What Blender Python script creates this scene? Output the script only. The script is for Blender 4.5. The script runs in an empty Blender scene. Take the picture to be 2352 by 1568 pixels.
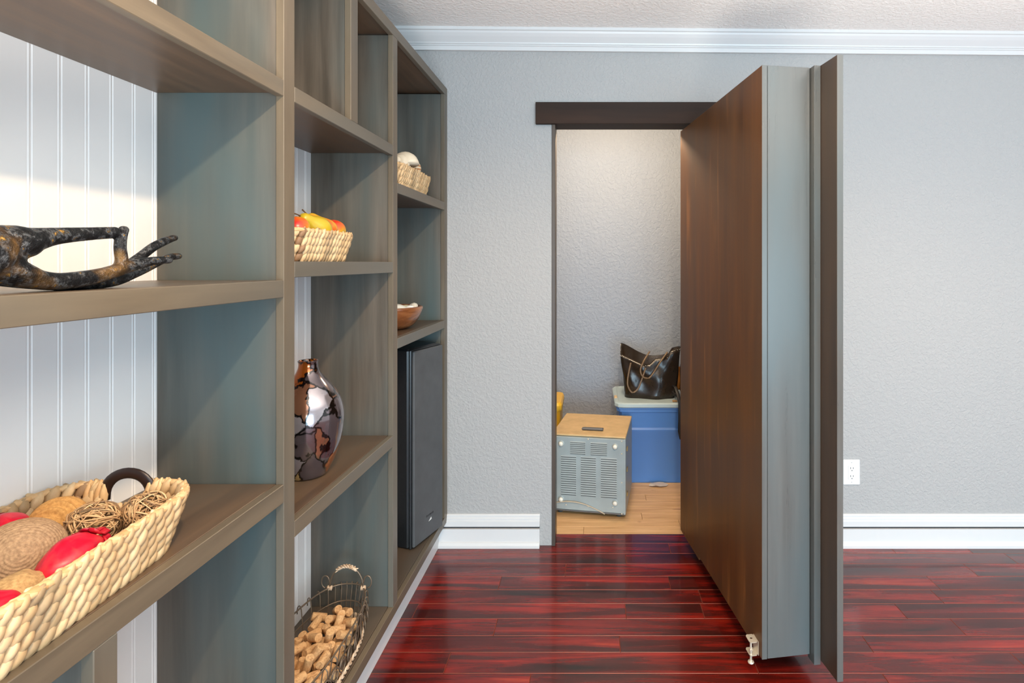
import bpy, math, random
from mathutils import Vector, Matrix, Euler, noise as mnoise

random.seed(7)
R = random.Random(11)
scene = bpy.context.scene
COL = scene.collection
PI = math.pi

# ------------------------------------------------------------------ camera
CAM_H = 1.35
FPX, PX, PY = 1200.0, 1359.0, 604.0
cam_d = bpy.data.cameras.new('camera')
cam_d.sensor_width = 36.0
cam_d.sensor_fit = 'HORIZONTAL'
cam_d.lens = 36.0 * FPX / 2352.0
cam_d.shift_x = -(PX - 1176.0) / 2352.0
cam_d.shift_y = -(784.0 - PY) / 2352.0
cam_d.clip_start = 0.02
cam = bpy.data.objects.new('camera', cam_d)
COL.objects.link(cam)
cam.location = (0, 0, CAM_H)
cam.rotation_euler = (PI / 2, 0, 0)
scene.camera = cam

# ------------------------------------------------------------------ light
scene.view_settings.view_transform = 'Standard'
scene.view_settings.look = 'None'
scene.view_settings.gamma = 1.0
scene.view_settings.exposure = 0.0
scene.view_settings.use_curve_mapping = False

world = bpy.data.worlds.new('world')
scene.world = world
world.use_nodes = True
bg = world.node_tree.nodes['Background']
bg.inputs[0].default_value = (0.92, 0.97, 1.0, 1)
bg.inputs[1].default_value = 1.12


def lamp(name, kind, loc, power, color, size=0.1, rot=(0, 0, 0), size_y=None, spot=None, blend=0.5):
    d = bpy.data.lights.new(name, kind)
    d.energy = power
    d.color = color
    if kind == 'AREA':
        d.shape = 'RECTANGLE' if size_y else 'SQUARE'
        d.size = size
        if size_y:
            d.size_y = size_y
    else:
        d.shadow_soft_size = size
    if spot:
        d.spot_size = spot
        d.spot_blend = blend
    o = bpy.data.objects.new(name, d)
    COL.objects.link(o)
    o.location = loc
    o.rotation_euler = rot
    return o


lamp('ceiling_can_light', 'SPOT', (0.14, 0.10, 2.40), 112, (1.0, 0.72, 0.44), 0.03, (0, 0, 0), spot=math.radians(166), blend=0.35)
lamp('ceiling_can_light', 'SPOT', (1.60, 0.30, 2.40), 12, (1.0, 0.74, 0.48), 0.06, (0, 0, 0), spot=math.radians(150), blend=0.5)
lamp('window_daylight', 'AREA', (1.4, -3.0, 0.85), 245, (0.55, 0.82, 1.0), 4.0, (PI / 2, 0, 0), size_y=1.6)
lamp('added_ceiling_fill', 'SPOT', (0.30, -0.20, 0.45), 580, (1.0, 0.93, 0.84), 0.35, (PI, 0, 0), spot=math.radians(128), blend=1.0)  # added unseen uplight, stands in for light bounced onto the ceiling
lamp('added_ceiling_fill', 'SPOT', (2.00, 0.10, 0.45), 390, (1.0, 0.93, 0.84), 0.35, (PI, 0, 0), spot=math.radians(122), blend=1.0)  # second added fill, evens out the door's shadow on the ceiling
lamp('closet_bulb', 'POINT', (0.13, 2.84, 2.17), 37, (1.0, 0.76, 0.50), 0.03)


# ------------------------------------------------------------------ helpers
def P(x, y, Y):
    return Vector(((x - PX) * Y / FPX, Y, CAM_H - (y - PY) * Y / FPX))


class MB:
    def __init__(self):
        self.v = []
        self.f = []

    def add(self, vs, fs, M=None):
        n = len(self.v)
        for p in vs:
            p = Vector(p)
            self.v.append(M @ p if M is not None else p)
        for f in fs:
            self.f.append([i + n for i in f])
        return self

    def box(self, x0, x1, y0, y1, z0, z1, b=0.0, M=None):
        if x0 > x1: x0, x1 = x1, x0
        if y0 > y1: y0, y1 = y1, y0
        if z0 > z1: z0, z1 = z1, z0
        b = min(b, (x1 - x0) * .45, (y1 - y0) * .45, (z1 - z0) * .45)
        if b <= 0:
            vs = [(x, y, z) for x in (x0, x1) for y in (y0, y1) for z in (z0, z1)]
            fs = [(0, 1, 3, 2), (4, 6, 7, 5), (0, 4, 5, 1), (2, 3, 7, 6), (0, 2, 6, 4), (1, 5, 7, 3)]
            return self.add(vs, fs, M)
        lo, hi = (x0, y0, z0), (x1, y1, z1)
        vs, idx = [], {}
        for sx in (0, 1):
            for sy in (0, 1):
                for sz in (0, 1):
                    s = (sx, sy, sz)
                    for a in range(3):
                        p = []
                        for k in range(3):
                            e = lo[k] if s[k] == 0 else hi[k]
                            if k != a:
                                e += b if s[k] == 0 else -b
                            p.append(e)
                        idx[(s, a)] = len(vs)
                        vs.append(p)
        fs = []
        for a in range(3):
            o1, o2 = [k for k in range(3) if k != a]
            for sa in (0, 1):
                q = []
                for c1, c2 in ((0, 0), (1, 0), (1, 1), (0, 1)):
                    s = [0, 0, 0]
                    s[a] = sa; s[o1] = c1; s[o2] = c2
                    q.append(idx[(tuple(s), a)])
                fs.append(q)
        for a in range(3):
            o1, o2 = [k for k in range(3) if k != a]
            for c1 in (0, 1):
                for c2 in (0, 1):
                    s0 = [0, 0, 0]; s0[o1] = c1; s0[o2] = c2
                    s1 = list(s0); s1[a] = 1
                    s0, s1 = tuple(s0), tuple(s1)
                    fs.append([idx[(s0, o1)], idx[(s1, o1)], idx[(s1, o2)], idx[(s0, o2)]])
        for sx in (0, 1):
            for sy in (0, 1):
                for sz in (0, 1):
                    s = (sx, sy, sz)
                    fs.append([idx[(s, 0)], idx[(s, 1)], idx[(s, 2)]])
        return self.add(vs, fs, M)

    def tube(self, pts, r, n=6, closed=False, caps=True, squash=1.0, up=None):
        pts = [Vector(p) for p in pts]
        m = len(pts)
        rr = r if isinstance(r, (list, tuple)) else [r] * m
        rings = []
        prev = None
        for i, p in enumerate(pts):
            if closed:
                t = pts[(i + 1) % m] - pts[i - 1]
            else:
                t = pts[min(i + 1, m - 1)] - pts[max(i - 1, 0)]
            if t.length < 1e-9:
                t = Vector((0, 0, 1))
            t.normalize()
            if up is not None:
                u = Vector(up)
            else:
                u = prev if prev is not None else (Vector((0, 0, 1)) if abs(t.z) < .9 else Vector((1, 0, 0)))
            u = u - t * u.dot(t)
            if u.length < 1e-6:
                u = t.orthogonal()
            u.normalize()
            prev = u
            w = t.cross(u)
            rings.append([p + (u * math.cos(2 * PI * k / n) + w * math.sin(2 * PI * k / n) * squash) * rr[i] for k in range(n)])
        vs = [v for ring in rings for v in ring]
        fs = []
        for i in range(m if closed else m - 1):
            j = (i + 1) % m
            for k in range(n):
                fs.append((i * n + k, i * n + (k + 1) % n, j * n + (k + 1) % n, j * n + k))
        if caps and not closed:
            fs.append(tuple(range(n))[::-1])
            fs.append(tuple((m - 1) * n + k for k in range(n)))
        return self.add(vs, fs)

    def lathe(self, prof, n=32, M=None, wob=None):
        vs, fs = [], []
        for i, (r, z) in enumerate(prof):
            for k in range(n):
                a = 2 * PI * k / n
                q = r * (wob(a, i) if wob else 1.0)
                vs.append((q * math.cos(a), q * math.sin(a), z))
        for i in range(len(prof) - 1):
            for k in range(n):
                fs.append((i * n + k, i * n + (k + 1) % n, (i + 1) * n + (k + 1) % n, (i + 1) * n + k))
        if prof[0][0] > 1e-6:
            fs.append(tuple(range(n))[::-1])
        if prof[-1][0] > 1e-6:
            fs.append(tuple((len(prof) - 1) * n + k for k in range(n)))
        return self.add(vs, fs, M)

    def ellipsoid(self, c, rx, ry, rz, n=20, m=12, M=None, disp=None):
        vs, fs = [], []
        for i in range(m + 1):
            th = PI * i / m
            for k in range(n):
                a = 2 * PI * k / n
                d = Vector((math.sin(th) * math.cos(a), math.sin(th) * math.sin(a), math.cos(th)))
                s = disp(d) if disp else 1.0
                vs.append(Vector((d.x * rx * s, d.y * ry * s, d.z * rz * s)))
        for i in range(m):
            for k in range(n):
                fs.append((i * n + k, (i + 1) * n + k, (i + 1) * n + (k + 1) % n, i * n + (k + 1) % n))
        T = Matrix.Translation(Vector(c))
        return self.add(vs, fs, T @ M if M is not None else T)

    def extrude_x(self, prof, x0, x1, slope=0.0):
        """closed profile of (y, z) pushed along x"""
        n = len(prof)
        vs = [(x0, y, z + slope * x0) for y, z in prof] + [(x1, y, z + slope * x1) for y, z in prof]
        fs = [(i, (i + 1) % n, n + (i + 1) % n, n + i) for i in range(n)]
        fs += [tuple(range(n))[::-1], tuple(range(n, 2 * n))]
        return self.add(vs, fs)

    def mesh(self, name, smooth=False):
        me = bpy.data.meshes.new(name)
        me.from_pydata([tuple(v) for v in self.v], [], [tuple(f) for f in self.f])
        me.validate(verbose=False)
        import bmesh
        bm = bmesh.new()
        bm.from_mesh(me)
        bmesh.ops.recalc_face_normals(bm, faces=bm.faces)
        bm.to_mesh(me)
        bm.free()
        if smooth:
            me.polygons.foreach_set('use_smooth', [True] * len(me.polygons))
        me.update()
        return me

    def build(self, name, mat, parent=None, smooth=False, label=None, kind=None, autosmooth=None):
        """one mesh object; vertices are in world coordinates, stored relative to the parent empty"""
        if parent is not None:
            inv = parent_world(parent).inverted()
            self.v = [inv @ v for v in self.v]
        me = self.mesh(name, smooth)
        if mat is not None:
            me.materials.append(mat)
        if smooth and autosmooth:
            me.set_sharp_from_angle(angle=math.radians(autosmooth))
        o = bpy.data.objects.new(name, me)
        COL.objects.link(o)
        if parent is not None:
            o.parent = parent
        if label:
            o['label'] = label
        if kind:
            o['kind'] = kind
        return o


def parent_world(o):
    M = Matrix.Translation(o.location) @ o.rotation_euler.to_matrix().to_4x4()
    if o.parent is not None:
        return parent_world(o.parent) @ M
    return M


def thing(name, label, cat, loc=(0, 0, 0), rz=0.0, group=None):
    o = bpy.data.objects.new(name, None)
    o.empty_display_size = 0.05
    COL.objects.link(o)
    o.location = loc
    o.rotation_euler = (0, 0, rz)
    tag(o, label, cat, group)
    return o


def tag(o, label, cat, group=None):
    o['label'] = label
    o['category'] = cat
    if group:
        o['group'] = group
    return o


def centred(mb, name, mat, c, label, cat, group=None, smooth=True, autosmooth=None):
    """a thing that is one mesh, its origin at c"""
    c = Vector(c)
    mb.v = [v - c for v in mb.v]
    o = mb.build(name, mat, None, smooth, autosmooth=autosmooth)
    o.location = c
    return tag(o, label, cat, group)


def copy_tree(o, parent=None):
    c = o.copy()
    COL.objects.link(c)
    if parent is not None:
        c.parent = parent
    for ch in list(o.children):
        copy_tree(ch, c)
    return c


# ------------------------------------------------------------------ materials
class NT:
    def __init__(self, name):
        self.m = bpy.data.materials.new(name)
        self.m.use_nodes = True
        self.t = self.m.node_tree
        self.b = self.t.nodes['Principled BSDF']

    def n(self, kind, **kw):
        x = self.t.nodes.new(kind)
        for k, v in kw.items():
            setattr(x, k, v)
        return x

    def l(self, a, b):
        self.t.links.new(a, b)

    def set(self, **kw):
        names = dict(color='Base Color', rough='Roughness', metal='Metallic', coat='Coat Weight', coat_rough='Coat Roughness', spec='Specular IOR Level')
        for k, v in kw.items():
            if k == 'color':
                v = (*v, 1)
            self.b.inputs[names[k]].default_value = v
        return self

    def coords(self, scale, space='pos', rand=0.0):
        if space == 'pos':
            src = self.n('ShaderNodeNewGeometry').outputs['Position']
        else:
            src = self.n('ShaderNodeTexCoord').outputs['Object']
        mp = self.n('ShaderNodeMapping')
        mp.inputs['Scale'].default_value = scale
        self.l(src, mp.inputs['Vector'])
        if rand:
            oi = self.n('ShaderNodeObjectInfo')
            mul = self.n('ShaderNodeMath', operation='MULTIPLY')
            mul.inputs[1].default_value = rand
            self.l(oi.outputs['Random'], mul.inputs[0])
            cmb = self.n('ShaderNodeCombineXYZ')
            for i in range(3):
                self.l(mul.outputs[0], cmb.inputs[i])
            self.l(cmb.outputs[0], mp.inputs['Location'])
        return mp.outputs[0]

    def noise(self, vec, scale=1.0, detail=4.0, rough=0.55, dist=0.0):
        x = self.n('ShaderNodeTexNoise')
        x.inputs['Scale'].default_value = scale
        x.inputs['Detail'].default_value = detail
        x.inputs['Roughness'].default_value = rough
        x.inputs['Distortion'].default_value = dist
        self.l(vec, x.inputs['Vector'])
        return x.outputs['Fac']

    def ramp(self, fac, stops, interp='LINEAR'):
        x = self.n('ShaderNodeValToRGB')
        cr = x.color_ramp
        cr.interpolation = interp
        while len(cr.elements) < len(stops):
            cr.elements.new(0.5)
        for e, (p, c) in zip(cr.elements, stops):
            e.position = p
            e.color = (*c, 1) if len(c) == 3 else c
        self.l(fac, x.inputs[0])
        return x.outputs[0]

    def mix(self, fac, a, b, mode='MIX'):
        x = self.n('ShaderNodeMix', data_type='RGBA', blend_type=mode)
        for sock, val in ((x.inputs[0], fac), (x.inputs[6], a), (x.inputs[7], b)):
            if isinstance(val, (int, float)):
                sock.default_value = val
            elif isinstance(val, tuple):
                sock.default_value = (*val, 1)
            else:
                self.l(val, sock)
        return x.outputs[2]

    def bump(self, h, strength=0.3, dist=0.002):
        x = self.n('ShaderNodeBump')
        x.inputs['Strength'].default_value = strength
        x.inputs['Distance'].default_value = dist
        self.l(h, x.inputs['Height'])
        self.l(x.outputs[0], self.b.inputs['Normal'])

    def color(self, c):
        self.l(c, self.b.inputs['Base Color'])
        return self

    def roughness(self, c):
        self.l(c, self.b.inputs['Roughness'])


def plain(name, color, rough=0.5, metal=0.0, coat=0.0, var=0.0, scale=20.0, bump=0.0):
    t = NT(name).set(color=color, rough=rough, metal=metal, coat=coat)
    if var or bump:
        f = t.noise(t.coords((scale,) * 3, 'obj'), 1.0, 5)
        if var:
            lo = tuple(max(0, c * (1 - var)) for c in color)
            hi = tuple(min(1, c * (1 + var)) for c in color)
            t.color(t.ramp(f, [(0.3, lo), (0.7, hi)]))
        if bump:
            t.bump(f, bump, 0.002)
    return t.m


def stain(name, scale, dark, light, tint, rough=0.36, streak=None):
    t = NT(name).set(rough=rough)
    v = t.coords(scale)
    f = t.noise(v, 1.0, 6, 0.6, 0.3)
    c = t.ramp(f, [(0.28, dark), (0.72, light)])
    big = t.noise(t.coords(tuple(s * .12 + .6 for s in scale)), 1.0, 3)
    c = t.mix(t.ramp(big, [(0.42, (0, 0, 0)), (0.66, (1, 1, 1))]), c, tint)
    if streak:
        s = t.noise(t.coords(tuple(q * 2.2 for q in scale)), 1.0, 3, 0.5, 0.2)
        c = t.mix(t.ramp(s, [(0.62, (0, 0, 0)), (0.8, (.7, .7, .7))]), c, streak)
    t.color(c)
    r = t.n('ShaderNodeMapRange')
    r.inputs[3].default_value = rough - .07
    r.inputs[4].default_value = rough + .10
    t.l(f, r.inputs[0])
    t.roughness(r.outputs[0])
    t.bump(f, 0.12, 0.001)
    return t.m


D, L_, T_ = (0.066, 0.055, 0.043), (0.160, 0.132, 0.104), (0.078, 0.108, 0.108)  # T_ teal puts the cool daylight hue into the stain colour
M_stain_v = stain('stained_wood_upright', (26, 26, 1.4), D, L_, T_)
M_stain_y = stain('stained_wood_shelf', (26, 1.4, 26), (0.072, 0.046, 0.029), (0.150, 0.096, 0.057), (0.100, 0.080, 0.060))
M_face = stain('stained_wood_face', (22, 22, 2.0), (0.095, 0.075, 0.052), (0.165, 0.128, 0.085), (0.125, 0.118, 0.098), 0.38)
M_face_y = stain('stained_wood_face_rail', (22, 2.0, 22), (0.095, 0.075, 0.052), (0.165, 0.128, 0.085), (0.125, 0.118, 0.098), 0.38)
M_door_back = stain('brown_stained_plywood', (11, 11, 0.75), (0.060, 0.022, 0.006), (0.205, 0.078, 0.018), (0.105, 0.052, 0.022), 0.40, (0.40, 0.160, 0.040))
M_door_back.node_tree.nodes['Principled BSDF'].inputs['Specular IOR Level'].default_value = 0.28
M_door_side = stain('grey_brown_stained_wood', (26, 26, 1.2), (0.078, 0.072, 0.064), (0.128, 0.122, 0.110), (0.092, 0.112, 0.116), 0.28)
M_door_side.node_tree.nodes['Principled BSDF'].inputs['Specular IOR Level'].default_value = 0.6
M_dark_trim = stain('dark_stained_trim', (2.0, 26, 26), (0.022, 0.012, 0.009), (0.050, 0.027, 0.018), (0.030, 0.021, 0.017), 0.55)
M_dark_trim.node_tree.nodes['Principled BSDF'].inputs['Specular IOR Level'].default_value = 0.15
M_dark_trim_v = stain('dark_stained_jamb', (26, 26, 1.6), (0.045, 0.030, 0.022), (0.095, 0.060, 0.038), (0.06, 0.046, 0.036), 0.4)
M_white = plain('white_paint', (0.86, 0.855, 0.845), 0.62, var=0.015, scale=8)
M_trim = plain('white_gloss_trim', (0.66, 0.655, 0.65), 0.35)
M_black_line = plain('matte_dark_line', (0.03, 0.03, 0.032), 0.8)


def wall_mat(name, color, scale=70.0, strength=0.35):
    t = NT(name).set(color=color, rough=0.62)
    v = t.coords((1, 1, 1))
    a = t.noise(v, scale, 3, 0.5, 0.6)
    b = t.noise(v, scale * 2.7, 2, 0.5)
    h = t.ramp(a, [(0.42, (0, 0, 0)), (0.60, (1, 1, 1))])
    m = t.n('ShaderNodeMath', operation='MULTIPLY_ADD')
    m.inputs[1].default_value = 0.3
    t.l(b, m.inputs[0]); t.l(h, m.inputs[2])
    t.bump(m.outputs[0], strength, 0.004)
    return t.m


M_wall = wall_mat('grey_textured_wall_paint', (0.395, 0.387, 0.378))
M_closet_wall = wall_mat('closet_textured_wall_paint', (0.34, 0.39, 0.475), 45, 0.5)
M_ceil = wall_mat('ceiling_texture_paint', (0.90, 0.87, 0.84), 60, 0.35)


def plank_mat():
    t = NT('red_mahogany_plank').set(rough=0.16, coat=0.35, coat_rough=0.06, spec=0.55)
    v = t.coords((1.6, 22, 22), rand=37.0)
    f = t.noise(v, 1.0, 6, 0.62, 0.8)
    big = t.noise(t.coords((1.7, 7, 7), rand=19.0), 1.0, 3, 0.5, 0.8)
    c = t.ramp(f, [(0.30, (0.016, 0.005, 0.004)), (0.46, (0.095, 0.005, 0.0025)), (0.62, (0.240, 0.010, 0.004)), (0.80, (0.44, 0.050, 0.014))])
    dk = t.ramp(big, [(0.34, (0.30, 0.27, 0.25)), (0.58, (1, 1, 1))])
    c = t.mix(0.85, c, dk, 'MULTIPLY')
    oi = t.n('ShaderNodeObjectInfo')
    br = t.n('ShaderNodeMapRange')
    br.inputs[3].default_value = 0.80
    br.inputs[4].default_value = 1.35
    t.l(oi.outputs['Random'], br.inputs[0])
    hs = t.n('ShaderNodeHueSaturation')
    t.l(c, hs.inputs['Color'])
    t.l(br.outputs[0], hs.inputs['Value'])
    t.color(hs.outputs[0])
    g = t.noise(t.coords((9, 230, 230), rand=11.0), 1.0, 4, 0.6, 0.4)
    t.bump(g, 0.30, 0.0012)
    rr = t.n('ShaderNodeMapRange')
    rr.inputs[3].default_value = 0.15
    rr.inputs[4].default_value = 0.30
    t.l(f, rr.inputs[0])
    t.roughness(rr.outputs[0])
    return t.m


M_plank = plank_mat()
M_plank_edge = plain('orange_plank_edge', (0.25, 0.050, 0.022), 0.4)  # lighter orange for the plank chamfer faces
M_floor_gap = plain('red_floor_joint', (0.16, 0.03, 0.015), 0.5)


def oak_mat():
    t = NT('light_oak_plank').set(rough=0.42)
    f = t.noise(t.coords((3, 40, 40), rand=31.0), 1.0, 5, 0.6, 0.4)
    c = t.ramp(f, [(0.3, (0.52, 0.29, 0.12)), (0.7, (0.76, 0.49, 0.25))])
    k = t.noise(t.coords((9, 22, 22), rand=5.0), 1.0, 2)
    c = t.mix(t.ramp(k, [(0.68, (0, 0, 0)), (0.76, (.7, .7, .7))]), c, (0.28, 0.12, 0.05))
    t.color(c)
    return t.m


M_oak = oak_mat()


def weave_mat(name, dark, mid, light, shade):
    t = NT(name).set(rough=0.55)
    g = t.n('ShaderNodeNewGeometry')
    c = t.ramp(g.outputs['Random Per Island'], [(0.0, dark), (0.12, shade), (0.3, mid), (1.0, light)])
    f = t.noise(t.coords((160, 160, 60), 'obj'), 1.0, 4, 0.6)
    c = t.mix(0.35, c, t.ramp(f, [(0.3, (0.55, 0.48, 0.38)), (0.7, (1, 1, 1))]), 'MULTIPLY')
    t.color(c)
    t.bump(f, 0.25, 0.001)
    return t.m


M_weave = weave_mat('water_hyacinth_weave', (0.30, 0.17, 0.09), (0.58, 0.39, 0.20), (0.78, 0.58, 0.34), (0.44, 0.32, 0.18))
M_weave_in = plain('basket_inner_core', (0.20, 0.11, 0.05), 0.8)
M_weave_rim = weave_mat('hyacinth_rim', (0.62, 0.36, 0.16), (0.72, 0.46, 0.22), (0.80, 0.58, 0.32), (0.68, 0.42, 0.2))

# ------------------------------------------------------------------ the setting
def struct(mb, name, mat, parent=None, smooth=False):
    o = mb.build(name, mat, parent, smooth)
    o['kind'] = 'structure'
    return o


WY = 2.500                       # face of the wall the door stands in
CEIL0, CEILS = 2.4478, -0.0087   # the ceiling runs down a little to the right


def ceil_h(x):
    return CEIL0 + CEILS * x


# floor: a slab with the planks laid on it
floor = struct(MB().box(-1.1, 5.2, -3.6, 2.605, -0.08, -0.006), 'floor', M_floor_gap)
edges_y = [2.605, 2.5195]
y = 2.430
row_ys = [2.605, 2.5195, 2.430, 2.346, 2.254, 2.160, 2.0725, 1.9844, 1.8936, 1.813, 1.7197, 1.632, 1.543, 1.454, 1.365, 1.276, 1.187, 1.098, 1.009]
joints = {1: [.369, 1.418, 1.775], 2: [.156, 1.10], 3: [-.115, .70, 1.668], 4: [-.388, .328, 1.444], 5: [.44, 1.40], 6: [-.684, .132, .43, 1.2],
          7: [-.357, .62, 1.36], 8: [.1, .979], 9: [-.488, .55, 1.45], 10: [-.2, .956, 1.9]}
for i in range(len(row_ys) - 1):
    yb, yf = row_ys[i], row_ys[i + 1]
    js = list(joints.get(i, []))
    xa, xb = -0.735, 3.2
    if not js:
        x = xa + R.uniform(.2, .8)
        while x < 2.3:
            js.append(x)
            x += R.uniform(.4, 1.0)
    x = (js[-1] if js else 1.0) + R.uniform(.5, .9)
    while x < xb - .2:
        js.append(x)
        x += R.uniform(.5, 1.0)
    xs = [xa] + js + [xb]
    for a, b in zip(xs[:-1], xs[1:]):
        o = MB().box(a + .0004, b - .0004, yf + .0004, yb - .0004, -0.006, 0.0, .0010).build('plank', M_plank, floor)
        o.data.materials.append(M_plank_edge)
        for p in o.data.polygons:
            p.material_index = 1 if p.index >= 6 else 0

closet_floor = struct(MB().box(-1.0, 1.7, 2.605, 3.9, -0.08, -0.006), 'floor_closet', plain('oak_joint', (0.25, 0.13, 0.06), 0.6))
y0 = 2.605
k = 0
while y0 < 3.85:
    y1 = min(y0 + .074, 3.86)
    x = -0.75 + R.uniform(-.2, 0)
    while x < 1.2:
        x1 = x + R.uniform(.45, .9)
        MB().box(x + .0008, x1 - .0008, y0 + .0007, y1 - .0007, -0.006, 0.0, .001).build('plank', M_oak, closet_floor)
        x = x1
    y0 = y1

# ceiling
m = MB()
for xa, xb in ((-1.1, 5.2),):
    m.add([(xa, -3.6, ceil_h(xa)), (xb, -3.6, ceil_h(xb)), (xb, WY, ceil_h(xb)), (xa, WY, ceil_h(xa)),
           (xa, -3.6, ceil_h(xa) + .1), (xb, -3.6, ceil_h(xb) + .1), (xb, WY, ceil_h(xb) + .1), (xa, WY, ceil_h(xa) + .1)],
          [(0, 1, 2, 3), (4, 5, 6, 7), (0, 1, 5, 4), (1, 2, 6, 5), (2, 3, 7, 6), (3, 0, 4, 7)])
struct(m, 'ceiling', M_ceil)

# walls
OP_L, OP_R, OP_T = -0.190, 0.690, 2.012
m = MB()
m.box(-1.1, OP_L, WY, 2.63, 0, 2.56)
m.box(OP_R + .02, 5.2, WY, 2.63, 0, 2.56)
m.box(OP_L, OP_R + .02, WY, 2.63, OP_T + .012, 2.56)
struct(m, 'wall_back', M_wall)
struct(MB().box(-1.12, -1.0, -3.6, WY, 0, 2.56), 'wall_left', M_wall)
m = MB()
m.box(-1.0, 1.7, 3.80, 3.9, 0, 2.45)
struct(m, 'wall_closet_back', M_closet_wall)
struct(MB().box(-1.0, -.9, 2.63, 3.80, 0, 2.45), 'wall_closet_left', M_closet_wall)
struct(MB().box(1.45, 1.55, 2.63, 3.80, 0, 2.45), 'wall_closet_right', M_closet_wall)
struct(MB().box(-1.0, 1.7, 2.63, 3.9, 2.45, 2.52), 'ceiling_closet', M_ceil)

# crown moulding
prof = [(0, 0), (.066, 0), (.066, -.013), (.060, -.016), (.056, -.024), (.046, -.036), (.034, -.048), (.026, -.056), (.024, -.062), (.019, -.063), (.019, -.068), (.014, -.071), (.014, -.090), (0, -.090)]
struct(MB().extrude_x([(WY - d, CEIL0 + h) for d, h in prof], -0.99, 5.1, CEILS), 'trim_1', M_trim)

# baseboards: capping mould, dark gap, board and shoe
def baseboard(name, xa, xb):
    b = struct(MB().extrude_x([(WY, 0), (WY - .030, 0), (WY - .030, .012), (WY - .024, .022), (WY - .017, .027), (WY - .017, .086), (WY, .086)], xa, xb), name, M_trim)
    MB().extrude_x([(WY, .097), (WY - .017, .097), (WY - .017, .122), (WY - .013, .125), (WY - .013, .134), (WY - .009, .138), (WY - .009, .147), (WY - .005, .152), (WY, .152)], xa, xb).build('base_cap', M_trim, b)
    MB().box(xa + .001, xb - .001, WY - .006, WY, .086, .097).build('gap_strip', M_black_line, b, label='dark gap under the capping mould')  # near-black strip filling the groove between cap and board
    return b


baseboard('baseboard_left', -0.727, -0.2475)
baseboard('baseboard_right', 0.76, 5.1)

# door casing: header board, soffit and jambs
struct(MB().box(-0.2666, 0.80, 2.480, WY, 2.0114, 2.1148, .0015), 'trim_2', M_dark_trim)
struct(MB().box(OP_L, OP_R + .02, 2.4985, 2.594, OP_T, OP_T + .012, .001), 'trim_3', M_dark_trim)
struct(MB().box(OP_L, OP_L + .0165, 2.492, 2.594, 0, OP_T, .0015), 'trim_4', M_dark_trim_v)
struct(MB().box(OP_R, OP_R + .02, 2.4985, 2.594, 0, OP_T, .0015), 'trim_5', M_dark_trim_v)

# ------------------------------------------------------------------ the built-in bookcase
FX, FB, BX = -0.6906, -0.709, -0.979       # front of face frame, back of face frame, back boards
case = thing('bookcase', 'tall built-in bookcase with grey-brown stained frame and white beadboard back along the side wall', 'bookcase', (-0.835, 1.40, 0))
POST_A, POST_B, POST_C = (1.172, 1.215), (1.817, 1.858), (2.452, 2.497)
POST_0 = (0.271, 0.314)
TOP0, TOP1, BASE0, BASE1 = 2.144, 2.182, 0.117, 0.153
for a, b in (POST_0, POST_A, POST_B, POST_C):
    MB().box(FB, FX, a, b, BASE1 if b < 2.4 else BASE1, TOP0, .0012).build('face_post', M_face, case)
    MB().box(BX, FB - .0012, a + .004, b - .004, BASE1, TOP0, .0008).build('divider_panel', M_stain_v, case)
# short mullions with their dividers
MB().box(FB, FX, 1.4985, 1.543, 1.7605, TOP0, .0012).build('face_post', M_face, case)
MB().box(BX, FB - .0012, 1.5025, 1.539, 1.7605, TOP0, .0008).build('divider_panel', M_stain_v, case)
MB().box(FB, FX, .7244, .7617, BASE1, .8127, .0012).build('face_post', M_face, case)
MB().box(BX, FB - .0012, .7284, .7577, BASE1, .8227, .0008).build('divider_panel', M_stain_v, case)


def shelf(a, b, top, bot):
    s = MB().box(BX, FB - .0008, a - .002, b + .002, top - .028, top, .0008).build('shelf', M_stain_y, case)
    MB().box(FB, FX, a, b, bot, top, .0012).build('shelf_edge', M_face_y, s)


bays = [(POST_0[1], POST_A[0]), (POST_A[1], POST_B[0]), (POST_B[1], POST_C[0])]
for top, bot in ((1.7605, 1.7240), (1.3115, 1.2728), (.8538, .8127)):
    shelf(*bays[0], top, bot)
for top, bot in ((1.7605, 1.7240), (1.354, 1.3166), (.750, .712)):
    shelf(*bays[1], top, bot)
for top, bot in ((1.636, 1.599), (1.082, 1.045)):
    shelf(*bays[2], top, bot)
MB().box(FB, FX, POST_0[0], POST_C[1], TOP0, TOP1, .0012).build('top_rail', M_face_y, case)
MB().box(BX, FB - .0008, POST_0[0], POST_C[1], TOP0 + .008, TOP1, .0008).build('top_board', M_stain_y, case)
MB().box(FB, FX, POST_0[0], POST_C[1], BASE0, BASE1, .0012).build('base_rail', M_face_y, case)
MB().box(BX, FB - .0012, POST_0[0], POST_C[1], BASE1 - .022, BASE1, .0008).build('bottom_board', M_stain_y, case)
MB().box(-.742, -.726, POST_0[0], WY - .001, 0, BASE0 + .004, .001).build('toe_kick', M_trim, case)
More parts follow.
